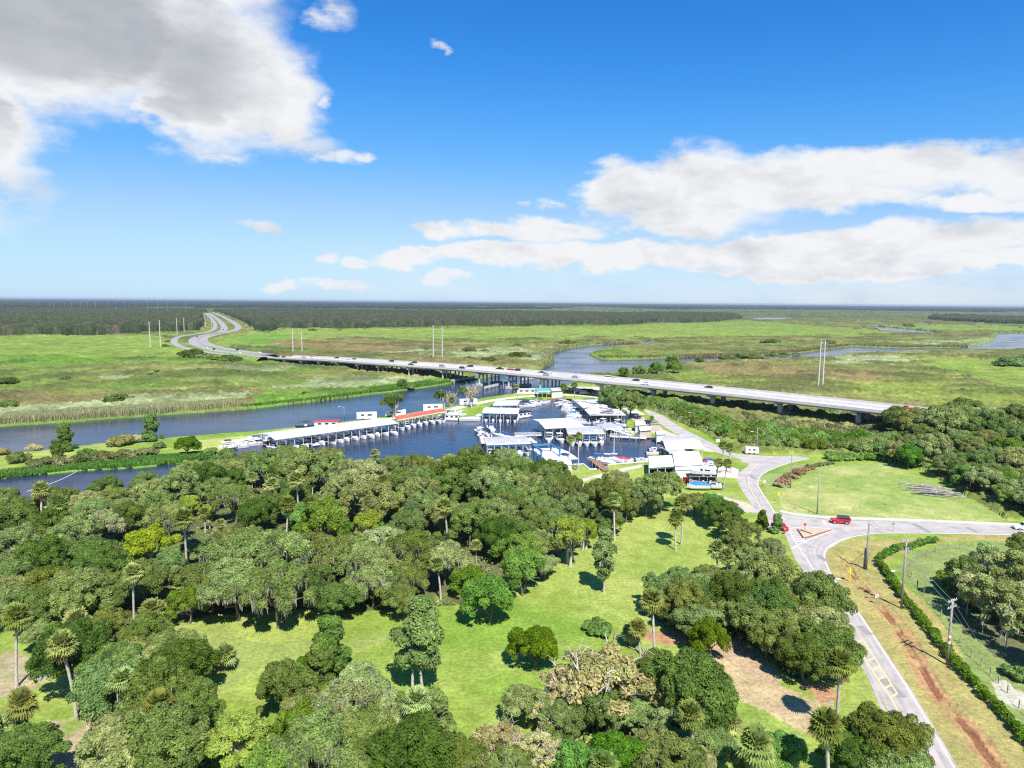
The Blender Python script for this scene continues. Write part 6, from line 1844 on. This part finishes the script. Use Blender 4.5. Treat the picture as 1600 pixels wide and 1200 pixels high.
# boats lying free
FREE = [('cruiser', 362, 698, 9, .5, 'at the far left dock end'), ('runabout', 373, 698.5, 7, .5, 'at the far left dock end'), ('console', 384, 696, 8, .5, 'at the far left dock end'), ('cruiser', 396, 694, 8, .4, 'at the far left dock end'),
        ('pontoon', 408, 693, 7, .6, 'at the far left dock end'), ('covered', 425, 694, 7, -1.0, 'at the far left dock end'), ('console', 416, 690, 7, -.9, 'at the far left dock end'),
        ('runabout', 691, 658, 7, -1.2, 'left of the grassy point'), ('house', 707, 655, 9, -.2, 'left of the grassy point'), ('covered', 734, 656, 10, .15, 'left of the grassy point'), ('covered', 748, 651, 6, 1.2, 'left of the grassy point'),
        ('console', 711, 645.5, 7, .3, 'left of the grassy point'), ('runabout', 698, 650, 6, -.9, 'left of the grassy point'), ('console', 720, 649, 6, .5, 'left of the grassy point'),
        ('covered', 799, 656, 8, -.9, 'below the square white roof'), ('house', 817, 651, 10, .75, 'below the square white roof'),
        ('cruiser', 824, 635, 9.5, .3, 'by the brown sea wall'), ('cruiser', 834, 633, 9, .4, 'by the brown sea wall'), ('console', 845, 630, 8, .3, 'by the brown sea wall'), ('runabout', 852, 628, 6, .2, 'by the brown sea wall'), ('cruiser', 838, 629, 8, .3, 'by the brown sea wall'),
        ('cruiser', 878, 627, 8, 2.6, 'at the far basin corner'), ('console', 883, 633, 8, 2.8, 'at the far basin corner'), ('covered', 888, 636, 7, 2.8, 'at the far basin corner'), ('cruiser', 874, 631, 7, 2.7, 'at the far basin corner'),
        ('cruiser', 936, 661, 9, -.6, 'on the crowded right pier'), ('cruiser', 946, 663.5, 9, -.6, 'on the crowded right pier'), ('covered', 955, 666, 9, -.6, 'on the crowded right pier'), ('console', 965, 664, 8, -.6, 'on the crowded right pier'),
        ('cruiser', 951, 672, 8, -.4, 'on the crowded right pier'), ('cruiser', 964, 673, 8, -.4, 'on the crowded right pier'), ('runabout', 974, 671, 7, -.4, 'on the crowded right pier'), ('covered', 941, 669, 7, -.5, 'on the crowded right pier'), ('console', 978, 676, 7, -.3, 'on the crowded right pier'),
        ('cruiser', 858, 687, 9.5, -1.7, 'left of the two tall palms'), ('cruiser', 875, 688, 9.5, -1.45, 'left of the two tall palms'), ('console', 750, 676, 8, 2.2, 'by the tall white mast'), ('runabout', 757, 680, 8, 2.2, 'by the tall white mast'), ('cruiser', 766, 670, 8, 1.9, 'by the tall white mast'), ('console', 753, 684, 7, 2.1, 'by the tall white mast'),
        ('console', 934, 719, 7.5, -.7, 'at the brown wooden dock'), ('runabout', 943, 722, 6, -.7, 'at the brown wooden dock'), ('covered', 951, 724, 6, -.7, 'at the brown wooden dock'),
        ('console', 960, 719, 6.5, -.5, 'at the brown wooden dock'), ('runabout', 994, 719, 6, .3, 'along the lower right bank'), ('runabout', 1004, 719.5, 5.5, .3, 'along the lower right bank'), ('console', 1022, 709, 6, .1, 'along the lower right bank'), ('runabout', 1026, 703, 6, .1, 'along the lower right bank')]
for kd, bx, by, L, rz, pl in FREE:
    boat(kd, bx, by, L, rz, pl, canopy=['white', 'white', 'gel', 'bluecan', 'white', 'dark', 'white'][int(bx) % 7])
boat('sail', 783, 682, 9.5, 2.4, '', desc='sailing boat with a blue sail cover by the pale roof', canopy='bluecan')
boat('sail', 957, 719, 8.5, -.5, '', desc='sailing boat with a thin mast near the red covered boat', canopy='white')
boat('covered', 971, 719.5, 7, -.4, '', desc='boat with a bright red cover on the lower bank', canopy='redcan')
boat('pontoon', 914, 691, 7, -1.5, '', desc='blue pontoon boat just right of the tall palms', colr='blue', canopy='bluecan')
boat('house', 823, 614, 14, .05, '', desc='large white houseboat below the bridge', canopy='white')
boat('house', 511, 666, 12, .18, '', desc='long white floating house with a red roof in the river', canopy='redmetal')
boat('console', 478, 667.5, 8, .18, '', desc='dark work boat ahead of the red roofed floating house', colr='dark', canopy='dark')


def dock(desc, pts, w_=2.2, mt='palewood', z=.45, place='', rail=False):
    P_ = [P(x, y, z) for x, y in pts]; o = P_[0]
    t = thing('dock', 'dock', desc, place, (o.x, o.y, 0), 0, 'wooden docks of the marina')
    for a, b in zip(P_[:-1], P_[1:]):
        d = b - a; L = d.length; c = (a + b) / 2 - Vector((o.x, o.y, 0)); an = math.atan2(d.y, d.x)
        q = MB(); q.box((c.x, c.y, z), (L, w_, .2), mt, an); q.build('deck', t)
        nn = Vector((-d.y, d.x, 0)).normalized() * (w_ / 2 + .12)
        for i in range(int(L / 4) + 1):
            for s in (-1, 1):
                pp_ = a + d * (i * 4 / L) + nn * s - Vector((o.x, o.y, 0)); q = MB(); q.tube([(pp_.x, pp_.y, -1.2), (pp_.x, pp_.y, z + .9)], .14, 'log', 6); q.build('piling', t)
        if rail:
            for s in (-1, 1):
                q = MB(); cc = c + nn * s; q.box((cc.x, cc.y, z + .95), (L, .08, .12), 'white', an); q.box((cc.x, cc.y, z + .55), (L, .06, .08), 'white', an); q.build('rail', t)


dock('long white railed pier on the right of the basin', [(953, 681.5), (1010, 685)], 2.0, 'white', .6, rail=True)
dock('narrow white pier linking the pale and grey roofs', [(804, 680.5), (848, 680)], 1.6, 'palewood', .6, rail=True)
dock('short pier at the right end of the pale grey roof', [(826, 684), (836, 692)], 1.8)
dock('brown wooden dock at an angle by the lower lawn', [(926, 718.5), (947, 735)], 2.4, 'brownwood')
dock('left basin dock beside the tall white mast', [(748, 668), (756, 693)], 1.8)
dock('dock in front of the leftmost yard boats', [(352, 700), (400, 692), (432, 690)], 2.0)
dock('dock under the crowded right pier boats', [(930, 664), (985, 680)], 2.0)
dock('dock serving the far basin corner boats', [(870, 634), (892, 628)], 1.6)
# sea walls
def seawall(desc, pts, mt='concrete', h=.25, w_=.5):
    o = P(*pts[0]); q = MB()
    for a, b in zip(pts[:-1], pts[1:]):
        A_, B_ = P(*a), P(*b); d = B_ - A_; c = (A_ + B_) / 2; q.box((c.x, c.y, (h - 1.6) / 2), (d.length + w_ * .5, w_, h + 1.6), mt, math.atan2(d.y, d.x))
        h += .003
    reg(q.build('sea_wall'), 'sea wall', desc, '', (o.x, o.y), 'sea walls around the basin')


seawall('brown timber sea wall at the far end of the basin', [(855, 625), (893, 625)], 'brownwood', .7)
seawall('pale sea wall beneath the biggest basin side oak', [(617, 748), (668, 744)], 'white', .35, 2.2)
seawall('pale sea wall left of the blue boat lift', [(775, 723), (798, 738)], 'white', .35, 1.8)
seawall('white edged sea wall below the tall palms', [(889, 726.5), (911, 725.5), (921, 733.5), (932, 733.5)], 'palewood', .3)
seawall('low timber sea wall along the lower right lawn', [(950, 726.5), (1012, 721.5)], 'palewood', .25)
seawall('sea wall beside the white boatyard buildings', [(1018, 684.5), (1031, 688.5), (1049, 700.5)], 'wood', .4)

# land side roofs and sheds: walls as (s0, r0, s1, r1, z0, z1)
LG = 'boatyard buildings'
full = lambda h: [(0, .02, 0, .98, 0, h), (1, .02, 1, .98, 0, h), (0, .97, 1, .97, 0, h)]
shelter('boatyard_shed', 'shed', 'white shed with three open bays facing the lawn', (1014, 729.5), (1053, 727.5), (1013, 713), 3.6, 'whiteroof', (4, 2), gable=.5, base=0, postmat='white', walls=[(.01, .05, .01, .95, 0, 3.5), (.99, .05, .99, .95, 0, 3.5), (.02, .9, .98, .9, 0, 3.5), (.02, .03, .98, .03, 2.7, 3.5)], walkway=False, group=LG)
shelter('boatyard_shed', 'shed', 'large white worn roofed shed behind the open bays', (1054, 727), (1099, 725), (1050, 706.5), 3.9, 'oldwhite' if 'oldwhite' in M else 'whiteroof', (5, 2), gable=.5, base=0, postmat='white', walls=[(.01, .05, .01, .95, 0, 3.8), (.99, .05, .99, .95, 0, 3.8), (.02, .93, .98, .93, 0, 3.8), (.02, .05, .98, .05, 0, 3.8)], walkway=False, group=LG)
shelter('boatyard_shed', 'shed', 'white walled annex in front of the worn roofed shed', (1055, 733.5), (1105, 731.5), (1055, 728), 3.2, 'whiteroof', (4, 2), gable=.2, base=0, postmat='white', walls=[(.01, .04, .99, .04, 0, 3.1), (.01, .06, .01, .95, 0, 3.1), (.99, .06, .99, .95, 0, 3.1)], walkway=False, group=LG)
shelter('boatyard_shed', 'shed', 'wide white gabled roof nearest the marina road', (1040, 701), (1099, 699.5), (1032, 688), 3.9, 'whiteroof', (6, 3), gable=1.2, base=0, walkway=False, group=LG)
shelter('boatyard_shed', 'shed', 'grey roof over slips beside the white gabled roof', (1046, 707.5), (1074, 706), (1031, 699.5), 3.3, 'greyroof', (4, 3), gable=.4, walkway=False, group=LG)
shelter('boatyard_shed', 'shed', 'grey roof behind the white gabled roof', (1032, 690), (1086, 689.5), (1037, 681), 3.4, 'greyroof', (5, 2), gable=.5, base=0, walkway=False, group=LG)
shelter('boatyard_shed', 'shed', 'small pale roofed hut on the grassy strip by the road', (1000, 672.5), (1018, 671), (996, 667), 3.4, 'oldroof', (3, 2), gable=.8, base=0, walkway=False, group=LG, walls=[(.05, .06, .95, .06, 0, 3.2), (.06, .1, .06, .9, 0, 3.2), (.94, .1, .94, .9, 0, 3.2), (.1, .94, .9, .94, 0, 3.2)], wallmat='tan')
shelter('boatyard_shed', 'shed', 'little white roofed hut above the grassy strip', (993, 664), (1009, 663), (991, 659), 3.2, 'whiteroof', (3, 2), gable=.6, base=0, walkway=False, group=LG, walls=[(.05, .06, .95, .06, 0, 3.0), (.06, .1, .06, .9, 0, 3.0), (.94, .1, .94, .9, 0, 3.0), (.1, .94, .9, .94, 0, 3.0)], wallmat='white')
shelter('boatyard_shed', 'shed', 'white roofed hut between two parked cars', (1026, 678.5), (1041, 677.5), (1024, 674.5), 3.2, 'whiteroof', (3, 2), gable=.6, base=0, walkway=False, group=LG, walls=[(.05, .06, .95, .06, 0, 3.0), (.06, .1, .06, .9, 0, 3.0), (.94, .1, .94, .9, 0, 3.0), (.1, .94, .9, .94, 0, 3.0)], wallmat='white')
shelter('fuel_hut', 'shed', 'white pavilion beside the pale teal roof under the bridge', (862, 610.5), (880, 609.5), (859, 606.5), 4.2, 'whiteroof', (3, 2), gable=.4, base=0, walkway=False, group=LG, walls=[(.05, .06, .95, .06, 0, 4.0), (.06, .1, .06, .9, 0, 4.0), (.94, .1, .94, .9, 0, 4.0), (.1, .94, .9, .94, 0, 4.0)], wallmat='white')
shelter('fuel_hut', 'shed', 'pale teal roofed pavilion beside the big houseboat', (840, 612), (862, 611), (836, 607), 3.6, 'teal', (4, 2), gable=.4, base=0, walkway=False, group=LG)
shelter('garden_shed', 'shed', 'small pale shed among trees at the far left', (57, 1036), (76, 1034), (52, 1023), 2.5, 'greyroof', (2, 2), gable=.5, base=0, walkway=False, group=LG, postmat='white', walls=[(.05, .06, .95, .06, 0, 2.4), (.06, .1, .06, .9, 0, 2.4), (.94, .1, .94, .9, 0, 2.4), (.1, .94, .9, .94, 0, 2.4)], wallmat='shedgrey')
# white tank shed
p = P(881, 737); t = thing('utility_hut', 'hut', 'small white hut beside the blue boat lift', '', (p.x, p.y, 0), .1)
q = MB(); q.box((0, 0, 1.3), (4.2, 3.4, 2.6), 'white'); q.build('wall', t)
q = MB(); q.add([(-2.3, -1.9, 2.55), (2.3, -1.9, 2.55), (2.3, 1.9, 2.55), (-2.3, 1.9, 2.55), (-2.3, 0, 3.7), (2.3, 0, 3.7)], [(3, 2, 1, 0), (0, 1, 5, 4), (2, 3, 4, 5), (1, 2, 5), (3, 0, 4)], 'whiteroof'); q.build('roof', t)
q = MB(); q.box((.8, -1.72, 1.0), (.9, .04, 2.0), 'metal'); q.build('door', t)
# blue travelling boat lift
p = P(853, 731); t = thing('boat_lift', 'boat lift', 'tall blue travelling boat lift over its slip', '', (p.x, p.y, 0), .35)
for sx in (-3.2, 3.2):
    for sy in (-3.6, 3.6):
        q = MB(); q.box((sx, sy, 3.6), (.45, .45, 6.6), 'blue'); q.build('leg', t)
        q = MB(); q.tube([(sx, sy - .18, .42), (sx, sy + .18, .42)], .42, 'dark', 12); q.build('wheel', t)
for sx in (-3.2, 3.2):
    q = MB(); q.box((sx, 0, 6.9), (.45, 8.2, .5), 'blue'); q.build('beam', t)
    q = MB(); q.box((sx, 0, 1.1), (.35, 7.2, .35), 'blue'); q.build('beam', t)
q = MB(); q.box((0, 3.6, 7.0), (6.8, .45, .5), 'blue'); q.build('beam', t)
for sy in (-1.6, 1.8):
    q = MB(); q.tube([(3.1, sy, 6.7), (1.6, sy, 2.0), (0, sy, 1.4), (-1.6, sy, 2.0), (-3.1, sy, 6.7)], .09, 'white', 6, False); q.build('sling', t)
# boat rack and yard boats
p = P(1097, 760); t = thing('boat_rack', 'boat rack', 'steel boat rack on the lawn with boats in tiers', '', (p.x, p.y, 0), -.1)
for sx in (-3.6, -1.2, 1.2, 3.6):
    for s in (-1, 1):
        q = MB(); q.box((sx, s * 1.5, 1.75), (.12, .12, 3.5), 'metal'); q.build('upright', t)
for z in (.35, 1.9, 3.4):
    for s in (-1, 1):
        q = MB(); q.box((0, s * 1.5, z), (8.4, .14, .16), 'metal'); q.build('rail', t)
for z, cc_, ds in ((.75, 'gel', 'red striped boat on the lowest rack tier'), (2.3, 'dark', 'dark boat on the middle rack tier'), (3.85, 'gel', 'white boat on top of the rack')):
    boat('runabout', 0, 0, 7.6, math.pi - .1, '', colr=cc_, desc=ds, z=z, pos=Vector((p.x, p.y, 0)), group='boats stored in the yard')
for i, (bx, by, L, kd, cl, rz) in enumerate(((1085, 757, 7, 'runabout', 'redcan', 2.8), (1108, 765, 7, 'runabout', 'gel', 3.0), (1091, 766, 6.5, 'covered', 'gel', 3.1), (1103, 741, 8, 'cruiser', 'gel', .1), (1080, 748, 6, 'runabout', 'black', 3.0),
                                             (1106, 733, 7, 'console', 'gel', .2), (1114, 738, 6.5, 'cruiser', 'gel', -.1))):
    boat(kd, bx, by, L, rz, 'on the boatyard ground', colr=cl, z=.75, canopy=('greyroof', 'white', 'bluecan')[i % 3], group='boats stored in the yard')
# parked cars around the marina
for bx, by, cl, kd, rz in ((1108, 722, 'red', 'sedan', .2), (1115, 730, 'carwhite', 'suv', -.3), (1119, 735, 'chrome', 'sedan', -.2), (1111, 727, 'carwhite', 'sedan', .1), (1015, 662, 'black', 'suv', .2), (1023, 664, 'chrome', 'sedan', .2),
                           (905, 613, 'carwhite', 'sedan', .1), (913, 616, 'carwhite', 'van', .1), (392, 688, 'carwhite', 'sedan', .2), (404, 686, 'chrome', 'suv', .2), (925, 612, 'redsign', 'suv', .1), (870, 613, 'carwhite', 'pickup', .1)):
    c = P(bx, by); car('parked_car', 'car', f'{COLN.get(cl, "red")} parked {dict(pickup="pickup", van="van").get(kd, "car")}', 'around the marina', (c.x, c.y, .03), rz, cl, kd, 'cars parked around the marina')
# floating boom line across the canal
A_, B_ = P(42, 766, .0), P(122, 733.5, .0)
q = MB(); q.tube([A_.lerp(B_, i / 20) + Vector((1.5 * math.sin(i / 20 * 3.14), 0, -.35)) for i in range(21)], .10, 'white', 6); reg(q.build('floating_boom'), 'boom', 'thin white floating boom stretched across the canal', '', A_)
# sandy lane past the river
lane = smooth_line([Vector((*P(x, y).xy, .01)) for x, y in [(690, 644), (716, 637), (742, 631), (780, 624), (820, 619.5), (860, 617.5), (900, 617.5), (935, 621), (965, 630), (1000, 648)]], 6)
ribbon('sandy_lane', lane, 5.5, 'sand', z=.012)
lane = smooth_line([Vector((*P(x, y).xy, .01)) for x, y in [(345, 691), (390, 686), (470, 674), (560, 661), (640, 650), (690, 644)]], 6)
ribbon('sandy_lane', lane, 4.5, 'sand', z=.014)
# ---------------------------------------------------------------- haze
bm_v = [(-25000, -200, -4), (25000, -200, -4), (25000, 34000, -4), (-25000, 34000, -4)]
V = bm_v + [(x, y, 62.0) for x, y, z in bm_v]
me = bpy.data.meshes.new('haze')
me.from_pydata(V, [], [(3, 2, 1, 0), (4, 5, 6, 7), (0, 1, 5, 4), (1, 2, 6, 5), (2, 3, 7, 6), (3, 0, 4, 7)])
m = bpy.data.materials.new('haze_air'); m.use_nodes = True
k = NT(m.node_tree)
pv = k.n('ShaderNodeVolumePrincipled', ins={'Color': (.72, .86, 1.0, 1), 'Density': 0.000045, 'Anisotropy': 0.2})
k.n('ShaderNodeOutputMaterial', ins={1: pv.outputs[0]})
o = link('haze', me, None, [m]); o['kind'] = 'stuff'

# ---------------------------------------------------------------- labels that single each thing out
ORD = ['first', 'second', 'third', 'fourth', 'fifth', 'sixth', 'seventh', 'eighth', 'ninth', 'tenth', 'eleventh', 'twelfth', 'thirteenth', 'fourteenth', 'fifteenth', 'sixteenth', 'seventeenth', 'eighteenth',
       'nineteenth', 'twentieth']


def screen_x(x, y):
    v = Vector((x, y, -CAM_H))
    return 800 + FPX * _R.dot(v) / max(_F.dot(v), 1e-3)


grp = {}
for t in THINGS:
    grp.setdefault((t[1], t[2]), []).append(t)
for (desc, place), lst in grp.items():
    n = len(lst)
    rows = max(1, math.ceil(n / 9))
    lst.sort(key=lambda t: t[4])
    per = math.ceil(n / rows)
    for r in range(rows):
        row = sorted(lst[r * per:(r + 1) * per], key=lambda t: screen_x(t[3], t[4]))
        rn = '' if rows == 1 else ', nearest row' if r == 0 else ', farthest row' if r == rows - 1 else f', {ORD[r]} row'
        for i, t in enumerate(row):
            if n == 1: s = f'{desc} {place}'.strip()
            else:
                o_ = '' if len(row) == 1 else ', leftmost' if i == 0 else ', rightmost' if i == len(row) - 1 else f', {ORD[i]} from left'
                s = f'{desc}{o_}{rn} {place}'.strip()
            t[0]['label'] = s
_bad = [t[0]['label'] for t in THINGS if not 4 <= len(t[0]['label'].split()) <= 16]
print('things', len(THINGS), 'bad labels', len(_bad), _bad[:10])
